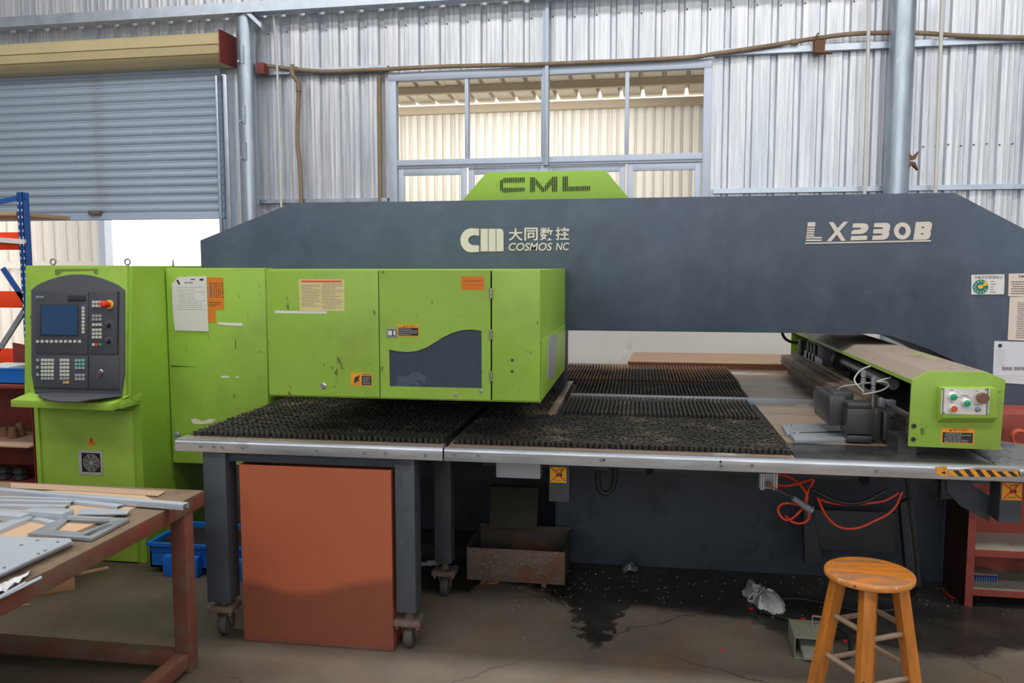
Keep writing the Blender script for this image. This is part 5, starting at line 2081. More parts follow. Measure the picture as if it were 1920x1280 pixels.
for i in range(10):
    key(151 + 37.2 * i, 682)
for i in range(8):
    key(515, 416 + 27.3 * i)
for r, y in enumerate((369, 398)):
    for x in (597, 624, 651):
        key(x, y)
for y in (478, 506):
    for x in (597, 624, 651):
        key(x, y, 'g')
for y in (548, 590, 619, 648):
    for x in (597, 624, 651):
        key(x, y)
for x, k in ((597, 'w'), (623, 'r'), (651, 'n')):
    key(x, 707, k)
for r in range(6):
    for c_ in range(4):
        key(190 + 26.3 * c_, 831 + 29 * r, 'g' if r == 5 else 'w')
    for c_ in range(3):
        key(340 + 26 * c_, 831 + 29 * r, 'g' if r == 5 else 'w')
key(365, 1007, 'g')
key(390, 1007, 'o')
for y in (831, 888, 946):
    key(152, y, 'g')
for r in range(3):
    for c_ in range(3):
        key(461 + 27 * c_, 833 + 29.5 * r, 't' if (r == 1 or c_ == 1) and not (r == 2) else 'g')
for r in range(2):
    for c_ in range(3):
        key(461 + 27 * c_, 951 + 29 * r, 'g')
part('key_legends', dots, ink_grey, op, stuff=True)
# emergency stop
c = h.at(*hp_(722, 388), 0.017)
mb = MB()
mb.lathe(c, h.n, [(0.0245, 0.0), (0.0245, 0.006), (0.016, 0.007)], 28)
part('stop_collar', mb, yellow_plastic, op, label='yellow collar of the emergency stop')
mb = MB()
mb.lathe(c, h.n, [(0.012, 0.004), (0.012, 0.022), (0.018, 0.024), (0.0185, 0.055), (0.016, 0.062), (0.010, 0.065)], 28)
part('emergency_stop', mb, key_red, op, label='red emergency stop knob')
for x, y in ((716, 550), (716, 678)):
    c = h.at(*hp_(x, y), 0.017)
    mb = MB()
    mb.lathe(c, h.n, [(0.015, 0), (0.015, 0.004), (0.011, 0.006), (0.010, 0.018), (0.009, 0.02)], 24)
    kn = part('override_knob', mb, black, op)
    mb = MB()
    for k in range(13):
        a = radians(-30 + 20 * k)
        p = c + h.ex * cos(a) * 0.0205 + h.ey * sin(a) * 0.0205
        mb.prism([p + h.ex * dx + h.ey * dy for dx, dy in ((-.0012, -.0012), (.0012, -.0012), (.0012, .0012), (-.0012, .0012))], h.n * 0.0006)
    mb.prism([c + h.ex * dx + h.ey * dy + h.n * 0.02 for dx, dy in ((-.001, 0), (.001, 0), (.001, .009), (-.001, .009))], h.n * 0.0008)
    part('dial_scale', mb, key_grey, op)
c = h.at(*hp_(655, 924), 0.017)
mb = MB()
mb.lathe(c, h.n, [(0.0125, 0), (0.0125, 0.003), (0.009, 0.006), (0.009, 0.012), (0.004, 0.012)], 24)
part('key_switch', mb, steel_bright, op)
mb = MB()
mb.prism([c + h.ex * x + h.ey * y + h.n * 0.016 for x, y in ((-0.003, 0.004), (0.002, 0.004), (0.003, -0.012), (-0.004, -0.012))], h.n * 0.002)
mb.ring(c + h.ey * -0.017 + h.n * 0.017 + h.ex * -0.006, h.n, 0.010, 0.0014, 16, 6)
mb.prism([c + h.ex * x + h.ey * y + h.n * 0.018 for x, y in ((-0.012, -0.018), (-0.006, -0.016), (-0.003, -0.028), (-0.008, -0.029))], h.n * 0.002)
mb.prism([c + h.ex * x + h.ey * y + h.n * 0.020 for x, y in ((-0.006, -0.027), (-0.001, -0.027), (-0.002, -0.04), (-0.006, -0.04))], h.n * 0.002)
part('key_ring', mb, rust, op, label='brassy key on a ring')
mb = MB()
SLP = ZP(0.9685)
mb.prism([SLP.xyz(*p) + Vector((0, 0, -0.006)) for p in ((69, 737), (80, 745), (94, 749.5), (110, 751.5), (150, 751.5), (168, 748.5), (195, 745), (229, 741), (230, 735), (150, 733))], (0, 0, 0.006))
part('panel_lip', mb, panel_dark, op, bev=0.002)
# object resting at the foot of the panel (dark handle bar with a screw)
mb = MB()
p0, p1 = h.at(*hp_(150, 1100), 0.02), h.at(*hp_(400, 1095), 0.02)
mb.prism([h.at(*hp_(x, y), 0.012) for x, y in ((140, 1100), (395, 1092), (360, 1112), (300, 1122), (180, 1122))], h.n * 0.01)
gl = part('panel_grip', mb, ink, op, bev=0.002)
mb = MB()
mb.lathe(h.at(*hp_(323, 1108), 0.022), h.n, [(0.007, 0), (0.007, 0.004), (0.003, 0.004)], 14)
part('grip_screw', mb, steel_grey, op)
# faded strip above the arch
mb = MB()
q = [hp_(x, y) for x, y in ((268, 104), (612, 100), (616, 142), (590, 146), (575, 116), (330, 122), (300, 152), (270, 150))]
mb.pp(h, q[::-1], 0.0002, 0.0008)
part('bare_strip', mb, MAT('worn_olive_paint', S(112, 132, 58), 0.6, 0, 0.1, 6), head, label='worn olive strip where a plate was peeled off')
# lower door: warning triangle, fan grille
LP = YP(4.104)
mb = MB()
mb.ppx(LP, [(162, 834), (180, 834), (171, 818)], 0.0002, 0.0010)
tri = part('warning_triangle', mb, MAT('triangle_orange', S(226, 118, 40), 0.5, 0, 0.05, 8), lowd)
mb = MB()
mb.ppx(LP, [(171.6, 821), (169, 827.5), (170.8, 827.2), (169.6, 832), (173, 825.6), (171.3, 826), (173, 822)], 0.0012, 0.0016)
part('bolt_symbol', mb, ink, tri)
gx0, gy0, gx1, gy1 = 147.5, 843, 194, 891
mb = MB()
mb.px(LP, gx0, gy0, gx1, gy1, 0.0, 0.004)
fan = part('fan_frame', mb, key_grey, lowd, bev=0.001)
mb = MB()
mb.px(LP, gx0 + 6, gy0 + 5, gx1 - 4, gy1 - 6, 0.0042, 0.0048)
part('fan_opening', mb, black_dead, fan)
mb = MB()
c = LP.xyz(171.3, 867.3, 0.008)
for R in (0.012, 0.021, 0.030, 0.039, 0.047):
    mb.ring(c, LP.n, R, 0.0014, 28, 6)
for k in range(8):
    a = radians(22.5 + 45 * k)
    mb.obox(c + Vector((cos(a), 0, sin(a))) * 0.004, c + Vector((cos(a), 0, sin(a))) * 0.052, 0.002, 0.0026, up=(0, -1, 0))
mb.cyl(c, c + LP.n * 0.002, 0.006, seg=16)
part('fan_guard', mb, key_grey, fan)
mb = MB()
for x, y in ((150, 846), (191, 846), (150.5, 888), (191, 888)):
    mb.lathe(LP.xyz(x, y, 0.004), LP.n, [(0.003, 0), (0.002, 0.001)], 8)
part('grille_screw', mb, ink_grey, fan)
mb = MB()
mb.box(NX0 + 0.04, NX1 - 0.02, 4.15, 4.85, -0.0, 0.0005)

# ------------------------------------------------------------------ red oxide work bench, front left
BX1, BY1 = -1.785, 3.14
BX0, BY0 = -3.55, 1.35
BZ = 0.72
wb = thing('work_bench', 'red oxide steel work bench in the left foreground strewn with sheet metal parts', 'table', (-2.6, 2.3, 0))
for nm, q in (('side_rail', (BX1 - 0.06, BX1, BY0, BY1 - 0.06, 0.655, 0.712)), ('side_rail', (BX0, BX0 + 0.06, BY0, BY1 - 0.06, 0.655, 0.712)),
              ('end_rail', (BX0, BX1, BY1 - 0.06, BY1, 0.655, 0.712)), ('end_rail', (BX0, BX1, BY0 - 0.06, BY0, 0.655, 0.712)),
              ('leg', (BX1 - 0.068, BX1 - 0.003, 2.99, 3.055, 0.0, 0.655)), ('leg', (BX0 + 0.003, BX0 + 0.068, 2.99, 3.055, 0.0, 0.655)),
              ('leg', (BX1 - 0.068, BX1 - 0.003, 1.36, 1.425, 0.0, 0.655)), ('leg', (BX0 + 0.003, BX0 + 0.068, 1.36, 1.425, 0.0, 0.655)),
              ('foot_rail', (BX0 + 0.068, BX1 - 0.068, 2.985, 3.045, 0.025, 0.082)), ('foot_rail', (BX1 - 0.064, BX1 - 0.006, 1.425, 2.99, 0.025, 0.082)),
              ('foot_rail', (BX0 + 0.006, BX0 + 0.064, 1.425, 2.99, 0.025, 0.082))):
    mb = MB()
    mb.box(*q)
    part(nm, mb, bench_red, wb, bev=0.005)
mb = MB()
mb.box(BX0, BX1 - 0.002, BY0 - 0.06, BY1, 0.712, BZ)
part('bench_top', mb, bench_top, wb, bev=0.002)

BP = ZP(BZ)


def flat_part(name, pts, h0, h1, m, label, cat='metal part', bev=0.0, group=None):
    """a flat piece on the bench, outline given where it lies"""
    pl = ZP(BZ + h1)
    p = [pl.xyz(*q) for q in pts]
    b = MB()
    b.prism([Vector((v.x, v.y, BZ + h0)) for v in p], (0, 0, h1 - h0))
    return solo(name, b, m, label, cat, group, bev)


def profile_bar(name, a, b_, w, h_, label, z0=0.0, m=sheet_blue, open_=True):
    """folded channel lying from pixel a to pixel b_ (its near top edge)"""
    pl = ZP(BZ + z0 + h_)
    p0, p1 = pl.xyz(*a), pl.xyz(*b_)
    p0.z = p1.z = BZ + z0
    t = (p1 - p0).normalized()
    s_ = Vector((-t.y, t.x, 0))
    if s_.y < 0:
        s_ = -s_
    b = MB()
    th = 0.0025
    if open_:
        prof_ = [(0, 0), (0, h_), (w, h_), (w, 0), (w - th, 0), (w - th, h_ - th), (th, h_ - th), (th, 0)]
    else:
        prof_ = [(0, 0), (0, h_), (w, h_), (w, 0)]
    b.prism([p0 + s_ * u + Vector((0, 0, v)) for u, v in prof_], p1 - p0)
    return solo(name, b, m, label, 'metal part', None, 0.0008)


flat_part('cardboard_sheet', [(-40, 921), (150, 919), (270, 928), (288, 937), (100, 1013), (-40, 1004)], 0.0, 0.003, cardboard, 'large tan cardboard sheet spread over the work bench', 'cardboard')
flat_part('cardboard_strip', [(20, 905), (120, 909), (311, 920), (296, 929), (150, 920), (20, 914)], 0.003, 0.006, brown_board, 'narrow reddish brown board strip along the back edge of the bench', 'board')
profile_bar('steel_channel', (-80, 912), (343, 946), 0.035, 0.022, 'longest pale steel channel laid along the back of the bench', 0.006)
profile_bar('steel_channel', (-60, 929.5), (150, 936), 0.02, 0.014, 'rearmost of three thin dark edged channels at the bench left', 0.003)
profile_bar('steel_channel', (-60, 937), (132, 941), 0.026, 0.016, 'middle of three thin dark edged channels at the bench left', 0.003)
profile_bar('steel_channel', (-60, 947), (122, 949), 0.03, 0.014, 'foremost of three thin dark edged channels at the bench left', 0.003)
profile_bar('steel_channel', (134, 940), (219, 949.5), 0.035, 0.012, 'short pale channel with a screw hole pointing right on cardboard', 0.003)
t = profile_bar('box_profile', (40, 958), (117, 963), 0.06, 0.03, 'pale closed box profile with a dark bolt hole near its end', 0.003, open_=False)
mb = MB()
p = ZP(BZ + 0.02).xyz(109, 961)
mb.cyl(p + Vector((0, -0.012, 0)), p + Vector((0, 0.01, 0)), 0.004, seg=10)
part('bolt_hole', mb, ink, t)
profile_bar('box_profile', (-60, 962), (38, 968), 0.075, 0.026, 'pale box profile end cut off by the left picture edge', 0.003, open_=False)
for k, (pts, lab) in enumerate((([(150, 955), (232, 956), (225, 964), (143, 965)], 'lowest slat of the small blue grey plate stack'),
                                ([(153, 954), (238, 956), (231, 964), (146, 964)], 'middle slat of the small blue grey plate stack'),
                                ([(155, 953), (244, 955), (238, 963), (150, 963)], 'top slat of the small blue grey plate stack'))):
    flat_part('steel_plate', pts, 0.003 + 0.004 * k, 0.0065 + 0.004 * k, sheet_blue, lab)
flat_part('steel_plate', [(-20, 968), (22, 966), (5, 975), (-20, 980)], 0.003, 0.01, steel_grey, 'small dark steel plate at the left edge between profiles and bracket')
# rectangular frame
pl = ZP(BZ + 0.012)
o4 = [pl.xyz(*q) for q in ((52, 1001), (172, 1010), (244, 972), (128, 966))]
ctr = sum(o4, Vector()) / 4
i4 = [pl.xyz(*q) for q in ((103, 994), (154, 998), (208, 978), (128, 974))]
fr = thing('panel_frame', 'grey steel panel frame with a rectangular opening, at the bench edge', 'metal part', (ctr.x, ctr.y, BZ + 0.003))
names = ('frame_side',) * 4
for k in range(4):
    a, b_, c_, d__ = o4[k], o4[(k + 1) % 4], i4[(k + 1) % 4], i4[k]
    mb = MB()
    mb.prism([Vector((v.x, v.y, BZ + 0.003)) for v in (a, b_, c_, d__)], (0, 0, 0.011))
    part('frame_side', mb, steel_grey, fr, bev=0.001)
mb = MB()
mb.obox(i4[3] + Vector((0, 0.0, 0.002)), i4[2] + Vector((-0.01, 0, 0.002)), 0.012, 0.012)
part('inner_lip', mb, sheet_blue, fr)
for f in (0.12, 0.2, 0.28, 0.36, 0.44):
    mb = MB()
    p = o4[3].lerp(o4[2], f).lerp(i4[3].lerp(i4[2], f), 0.5)
    mb.box(p.x - 0.014, p.x + 0.012, p.y - 0.018, p.y + 0.018, BZ + 0.014, BZ + 0.0145)
    part('weld_notch', mb, speck_steel, fr)
for f in (0.15, 0.5):
    mb = MB()
    p = o4[1].lerp(o4[2], f).lerp(i4[1].lerp(i4[2], f), 0.5)
    mb.box(p.x - 0.012, p.x + 0.012, p.y - 0.03, p.y + 0.03, BZ + 0.014, BZ + 0.0145)
    part('weld_notch', mb, speck_steel, fr)
# angle bracket
profile_bar('angle_bracket', (-30, 1005), (62, 968), 0.05, 0.018, 'pale bent angle bracket beside the panel frame')
profile_bar('angle_bracket', (60, 972), (94, 979), 0.025, 0.012, 'short arm of the pale bent bracket near the panel frame', 0.003)
# stack of sheets
cols_ = (sheet_blue, steel_grey, sheet_blue, sheet_blue)
labs = ('lowest large blue grey sheet of the stack', 'second large blue grey sheet of the stack from below', 'third large blue grey sheet of the stack', 'uppermost large blue grey sheet of the stack, at the bench corner')
for k in range(4):
    flat_part('sheet_panel', [(-150, 1003 - k), (134 - k, 1012 - k), (137 - k, 1018 - 1.3 * k), (-150, 1148 - 1.5 * k)], 0.004 + 0.0065 * k, 0.0095 + 0.0065 * k, cols_[k], labs[k], 'sheet metal')
mb = MB()
pl = ZP(BZ + 0.033)
t_top = bpy.data.objects['sheet_panel.003']
for x, y in ((70, 1011), (108, 1014), (85, 1030), (72, 1036), (8, 1062), (40, 1020)):
    p = pl.xyz(x, y)
    mb.cyl(p + Vector((0, 0, -0.002)), p + Vector((0, 0, -0.0025 + 0.0018)), 0.0045, seg=12)
part('punched_hole', mb, ink_grey, t_top)
# white film and plates hanging over the front edge
pl = ZP(BZ + 0.006)
mb = MB()
rnd = random.Random(4)
quad = [pl.xyz(*q) for q in ((-60, 1126), (40, 1083), (60, 1070), (43, 1090), (-60, 1152))]
g = []
for i in range(13):
    row = []
    for j in range(5):
        f, s_ = i / 12, j / 4
        a = quad[0].lerp(quad[2], f)
        b_ = quad[4].lerp(quad[3], f)
        p = a.lerp(b_, s_)
        p.z = BZ + 0.004 + rnd.uniform(0, 0.016)
        row.append(mb.bm.verts.new(p))
    g.append(row)
for i in range(12):
    for j in range(4):
        mb.bm.faces.new((g[i][j], g[i + 1][j], g[i + 1][j + 1], g[i][j + 1]))
solo('plastic_film', mb, film_white, 'crumpled white protective film on the front edge of the work bench', 'film', ang=12)
mb = MB()
pl = ZP(BZ - 0.005)
for k in range(2):
    p = [pl.xyz(*q) for q in ((-80, 1157 + 8 * k), (78 - 30 * k, 1084 + 12 * k), (79 - 30 * k, 1088 + 12 * k), (-80, 1168 + 8 * k))]
    mb2 = MB()
    mb2.prism([Vector((max(v.x, -3.2), v.y, BZ + 0.001 + 0.003 * k)) for v in p], (0, 0, 0.003))
    solo('steel_plate', mb2, sheet_blue, ('narrow pale plate sticking out along the near bench edge, lower', 'narrow pale plate sticking out along the near bench edge, upper')[k], 'metal part')

# ------------------------------------------------------------------ wooden stool
SX, SY, SZ = 0.799, 2.94, 0.60
st = thing('stool', 'round varnished wooden bar stool with four splayed legs in the right foreground', 'stool', (SX, SY, 0))
mb = MB()
mb.lathe((SX, SY, SZ - 0.026), (0, 0, 1), [(0.138, 0), (0.145, 0.005), (0.1465, 0.011), (0.1465, 0.018), (0.143, 0.0235), (0.136, 0.026)], 48)
part('seat', mb, stool_seat, st)
mb = MB()
mb.lathe((SX, SY, SZ - 0.022), (0, 0, 1), [(0.1462, 0), (0.1476, 0.005), (0.1476, 0.013), (0.1448, 0.0185)], 48)
part('seat_edge', mb, stool_edge, st)
legs = []
A0 = radians(-107)
for k in range(4):
    a = A0 + k * pi / 2
    top = Vector((SX + 0.095 * cos(a), SY + 0.095 * sin(a), SZ - 0.025))
    bot = Vector((SX + 0.187 * cos(a), SY + 0.187 * sin(a), 0.0))
    rd = Vector((cos(a), sin(a), 0))
    tg = Vector((-sin(a), cos(a), 0))
    ro = radians(30 if k % 2 == 0 else 38)
    e1 = rd * cos(ro) + tg * sin(ro)
    e2 = rd * -sin(ro) + tg * cos(ro)
    w = 0.021
    mb = MB()
    mb.prism([top + e1 * x * w + e2 * y * w for x, y in ((-1, -1), (1, -1), (1, 1), (-1, 1))], bot - top)
    part('leg', mb, stool_wood, st, bev=0.003)
    legs.append((top, bot))
for k in range(4):
    t0, b0 = legs[k]
    t1, b1 = legs[(k + 1) % 4]
    for z in ((0.395, 0.245) if k % 2 == 0 else (0.42, 0.275)):
        f = (SZ - 0.03 - z) / (SZ - 0.03)
        p0, p1 = t0.lerp(b0, f), t1.lerp(b1, f)
        mb = MB()
        mb.cyl(p0, p1, 0.0095, seg=12)
        part('rung', mb, rung_wood, st)
mb = MB()
for k in range(4):
    t0, b0 = legs[k]
    for f in (0.53,):
        p = t0.lerp(b0, f)
        rd = Vector((p.x - SX, p.y - SY, 0)).normalized()
        mb.cyl(p + rd * 0.02, p + rd * 0.0245, 0.006, seg=8)
part('leg_plug', mb, ink, st)
mb = MB()
for a in (-122,):
    p = Vector((SX + 0.1475 * cos(radians(a)), SY + 0.1475 * sin(radians(a)), SZ - 0.013))
    mb.cyl(p, p + Vector((cos(radians(a)), sin(radians(a)), 0)) * 0.0015, 0.0035, seg=8)
part('seat_nail', mb, ink, st)

# ------------------------------------------------------------------ red oxide bin under the left table
bn = thing('steel_bin', 'tall open topped red oxide steel bin between two castor legs', 'bin', (-1.37, 3.5, 0))
bx0, bx1, by0, by1, bz = -1.714, -1.03, 3.31, 3.62, 0.792
mb = MB()
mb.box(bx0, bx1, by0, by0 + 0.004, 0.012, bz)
part('front_sheet', mb, dark_foot_bin, bn)
mb = MB()
mb.box(bx0, bx0 + 0.004, by0 + 0.004, by1, 0.012, bz)
part('side_sheet', mb, red_bin, bn)
mb = MB()
mb.box(bx1 - 0.004, bx1, by0 + 0.004, by1, 0.012, bz)
part('side_sheet', mb, red_bin, bn)
mb = MB()
mb.box(bx0, bx1, by1 - 0.004, by1, 0.012, bz)
part('back_sheet', mb, red_bin, bn)
mb = MB()
mb.box(bx0 + 0.004, bx1 - 0.004, by0 + 0.004, by1 - 0.004, 0.012, 0.018)
part('floor_sheet', mb, red_bin, bn)
mb = MB()
mb.box(bx0 + 0.002, bx1 + 0.004, by0 - 0.012, by0 + 0.02, 0.0, 0.014)
mb.box(bx0 + 0.002, bx1 + 0.004, by1 - 0.02, by1, 0.0, 0.014)
part('base_lip', mb, bench_red, bn, bev=0.002)

# ------------------------------------------------------------------ scrap cart and chute
ct = thing('scrap_cart', 'low scraped steel scrap cart on small castors under the chute', 'cart', (-0.6, 4.2, 0))
cx0, cx1, cy0, cy1, cz0, cz1 = -0.862, -0.357, 4.05, 4.40, 0.042, 0.225
mb = MB()
mb.box(cx0, cx1, cy0, cy0 + 0.006, cz0, cz1 - 0.012)
part('front_wall', mb, cart_steel, ct, bev=0.001)
mb = MB()
mb.box(cx0, cx0 + 0.006, cy0 + 0.006, cy1, cz0, cz1 - 0.004)
part('side_wall', mb, cart_in, ct, bev=0.001)
mb = MB()
mb.box(cx1 - 0.006, cx1, cy0 + 0.006, cy1, cz0, cz1 - 0.004)
part('side_wall', mb, cart_in, ct, bev=0.001)
mb = MB()
mb.box(cx0, cx1, cy1 - 0.006, cy1, cz0, cz1 + 0.006)
part('back_wall', mb, cart_in, ct, bev=0.001)
mb = MB()
mb.box(cx0 + 0.006, cx1 - 0.006, cy0 + 0.006, cy1 - 0.006, cz0, cz0 + 0.006)
part('floor_sheet', mb, cart_in, ct)
rs = random.Random(9)
mb = MB()
for i in range(260):
    x, y = rs.uniform(cx0 + 0.02, cx1 - 0.02), rs.uniform(cy0 + 0.02, cy1 - 0.02)
    z = cz0 + 0.008 + rs.uniform(0, 0.05)
    r = rs.uniform(0.004, 0.011)
    a = rs.uniform(0, pi)
    q = [Vector((x + r * cos(a + k * pi / 2), y + r * sin(a + k * pi / 2), z + rs.uniform(-.004, .004))) for k in range(4)]
    mb.prism(q, (0, 0, 0.0012))
part('scrap_slugs', mb, steel_grey, ct, stuff=True)
for x in (cx0 + 0.08, cx1 - 0.11):
    mb = MB()
    mb.prism([(x - 0.03, 4.09, 0.042), (x + 0.03, 4.09, 0.042), (x + 0.012, 4.09, 0.018), (x - 0.012, 4.09, 0.018)], (0, 0.02, 0))
    mb.cyl((x - 0.012, 4.10, 0.021), (x + 0.012, 4.10, 0.021), 0.021, seg=18)
    part('castor_wheel', mb, rust, ct, bev=0.001)
    mb = MB()
    mb.cyl((x - 0.012, 4.35, 0.021), (x + 0.012, 4.35, 0.021), 0.021, seg=18)
    mb.box(x - 0.016, x + 0.016, 4.34, 4.36, 0.02, 0.042)
    part('castor_wheel', mb, rust, ct)
ch = thing('scrap_chute', 'dark sloping sheet chute leaning into the scrap cart', 'chute', (-0.68, 4.4, 0.24))
mb = MB()
c4 = [YP(4.46).xyz(921, 912), YP(4.46).xyz(1010, 914), YP(4.27).xyz(1006, 991), YP(4.27).xyz(917, 989)]
mb.prism(c4, (0, 0.006, 0))
mb.prism([c4[0], c4[3], c4[3] + Vector((0, 0.05, 0)), c4[0] + Vector((0, 0.05, 0))], (0.004, 0, 0))
part('chute_sheet', mb, MAT('chute_sheet', S(74, 68, 60), 0.6, 0.2, 0.15, 5, dirt=(S(150, 146, 138), 9, 0.72, 0.78, (1, 1, 0.3))), ch)
mb = MB()
mb.box(c4[0].x, c4[1].x, 4.466, 4.50, c4[0].z - 0.03, c4[0].z)
part('chute_bracket', mb, slate_dark, ch)

# ------------------------------------------------------------------ red shelf unit at the right
sh = thing('shelf_unit', 'chipped red steel shelf unit under the right end of the table', 'shelf', (1.95, 4.33, 0))
sx0, sx1, sy0, sy1 = 1.586, 2.4, 4.19, 4.49
FS = YP(sy0)
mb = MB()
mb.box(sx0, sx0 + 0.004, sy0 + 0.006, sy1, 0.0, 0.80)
part('side_panel', mb, MAT('shaded_maroon', S(74, 40, 34), 0.65, 0, 0.2, 4, dirt=(S(44, 30, 28), 3, 0.45, 0.65)), sh, label='outer side darkened in place of shade')  # shade under the table is put into the colour of this side
mb = MB()
mb.box(sx0 - 0.002, sx0 + 0.034, sy0, sy0 + 0.006, 0.0, 0.80)
part('upright', mb, shelf_red, sh)
mb = MB()
mb.box(sx0, sx1, sy1 - 0.005, sy1, 0.05, 0.80)
part('back_panel', mb, shelf_red, sh)
mb = MB()
mb.box(sx1 - 0.004, sx1, sy0, sy1, 0.0, 0.80)
part('side_panel', mb, shelf_red, sh)
for y_ in (1031, 1105):
    z = FS.uv(1830, y_)[1]
    mb = MB()
    mb.box(sx0 + 0.006, sx1 - 0.004, sy0 + 0.004, sy1 - 0.005, z - 0.004, z + 0.001)
    o = part('shelf_board', mb, shelf_dust, sh)
    mb = MB()
    mb.box(sx0 + 0.034, sx1 - 0.004, sy0 - 0.001, sy0 + 0.004, z - 0.03, z + 0.002)
    part('shelf_lip', mb, shelf_red, o)
mb = MB()
mb.box(sx0, sx1, sy0, sy1, 0.795, 0.80)
part('shelf_board', mb, shelf_red, sh)
z1 = FS.uv(1830, 1105)[1]
mb = MB()
ZS = ZP(z1 + 0.012)
p = ZS.xyz(1832, 1071)
zz = z1 + 0.002
mb.box(sx0 + 0.05, sx0 + 0.20, sy1 - 0.16, sy1 - 0.06, zz, zz + 0.03)
br = thing('work_brush', 'grey brush with blue bristles on the lowest right shelf', 'brush', (sx0 + 0.12, sy1 - 0.1, zz))
part('handle_block', mb, rung_wood, br, bev=0.008)
mb = MB()
for k in range(12):
    x = sx0 + 0.052 + 0.012 * k
    mb.box(x, x + 0.007, sy1 - 0.185, sy1 - 0.16, zz + 0.002, zz + 0.022)
part('bristles', mb, ink_blue, br, stuff=True)
# red cabinet top with an orange ring behind the table end
mb = MB()
x0 = FS.uv(1880, 800)[0]
mb.box(x0 - 0.03, sx1 + 0.1, sy0 + 0.02, sy1, 0.802, FS.uv(1890, 777)[1])
solo('red_crate', mb, shelf_red, 'red steel crate standing on the shelf unit behind the table end', 'crate', bev=0.004)
mb = MB()
FR = YP(4.1)
pts = [FR.xyz(x, y) for x, y in ((1925, 812), (1912, 808), (1902, 812), (1899, 822), (1904, 832), (1916, 836), (1930, 834))]
mb.tube(pts, 0.007, 8, smooth=6)
mb.tube([p + Vector((0.0, 0.012, 0.004)) for p in pts], 0.006, 8, smooth=6)
solo('orange_cord', mb, MAT('dull_orange_cord', S(186, 84, 56), 0.6, 0, 0.1, 6), 'dull orange cord loop hanging by the red crate', 'cord')

# ------------------------------------------------------------------ red shelf, trays and knick knacks at the far left
ls_ = thing('shelf_unit', 'maroon steel shelf unit left of the green console', 'shelf', (-3.75, 4.3, 0))
FL = YP(4.10)
qx1 = FL.uv(62, 800)[0]
mb = MB()
mb.box(qx1 - 0.004, qx1, 4.10, 4.6, 0.0, FL.uv(60, 726)[1])
part('side_panel', mb, maroon, ls_)
mb = MB()
mb.box(-4.5, qx1 - 0.004, 4.58, 4.6, 0.0, FL.uv(60, 722)[1])
part('back_panel', mb, maroon, ls_)
zt = FL.uv(30, 722)[1]
mb = MB()
mb.box(-4.5, qx1, 4.10, 4.6, zt - 0.02, zt)
part('shelf_board', mb, maroon, ls_, bev=0.003)
zm = FL.uv(30, 832)[1]
mb = MB()
mb.box(-4.5, qx1, 4.06, 4.58, zm - 0.012, zm)
part('shelf_board', mb, brown_board, ls_, bev=0.003)
zl = FL.uv(30, 912)[1]
mb = MB()
mb.box(-4.5, qx1, 4.10, 4.58, zl - 0.015, zl)
part('shelf_board', mb, maroon, ls_, bev=0.003)
# blue tray on top
tx = FL.uv(40, 700)[0]
tb = thing('blue_tray', 'small blue plastic tray on the maroon shelf, against the console', 'tray', (tx - 0.15, 4.25, zt))
mb = MB()
x0, x1, y0, y1 = tx - 0.36, tx, 4.14, 4.42
for q in ((x0, x1, y0, y0 + 0.006, zt, zt + 0.085), (x0, x1, y1 - 0.006, y1, zt, zt + 0.085), (x0, x0 + 0.006, y0, y1, zt, zt + 0.085), (x1 - 0.006, x1, y0, y1, zt, zt + 0.085), (x0, x1, y0, y1, zt, zt + 0.006)):
    mb.box(*q)
part('tray_body', mb, blue_plastic, tb)
mb = MB()
mb.box(x0 - 0.006, x1 + 0.006, y0 - 0.006, y0 + 0.006, zt + 0.08, zt + 0.09)
mb.box(x1 - 0.006, x1 + 0.006, y0, y1, zt + 0.08, zt + 0.09)
part('tray_rim', mb, blue_plastic, tb)
mb = MB()
mb.box(x0 + 0.03, x1 - 0.14, y0 + 0.03, y1 - 0.05, zt + 0.01, zt + 0.095)
solo('white_bag', mb, film_white, 'white packet inside the small blue tray', 'packet', bev=0.02)
mb = MB()
mb.prism([(qx1 - 0.42, 4.48, zt), (qx1 - 0.03, 4.48, zt), (qx1 - 0.16, 4.48, zt + 0.16), (qx1 - 0.42, 4.48, zt + 0.20)], (0, 0.008, 0))
solo('maroon_plate', mb, maroon, 'maroon cut plate standing behind the small blue tray', 'plate')
# turned parts on the shelf boards
spots_ = [(8, 4.28, zm), (24, 4.24, zm), (38, 4.30, zm)]
for k, (x, yy, z) in enumerate(spots_):
    c = YP(yy).xyz(x, 815)
    mb = MB()
    mb.lathe((c.x, c.y, z), (0, 0, 1), [(0.028, 0), (0.03, 0.01), (0.03, 0.03), (0.022, 0.035), (0.022, 0.05 + 0.012 * k), (0.015, 0.055 + 0.012 * k)], 20)
    solo('turned_part', mb, rust, ('rusty turned part on the middle maroon shelf, far left', 'rusty turned part on the middle maroon shelf, centre', 'rusty turned part on the middle maroon shelf, nearest the console')[k], 'machine part', ang=30)
for k, x in enumerate((10, 40)):
    c = YP(4.25).xyz(x, 905)
    mb = MB()
    for i in range(2):
        mb.lathe((c.x, c.y, zl + 0.036 * i), (0, 0, 1), [(0.036, 0), (0.043, 0.006), (0.043, 0.024), (0.03, 0.03), (0.03, 0.036)], 8)
    solo('round_die', mb, clamp_steel, ('dark round die stack on the low maroon shelf, left one', 'dark round die stack on the low maroon shelf, right one')[k], 'die', ang=30)

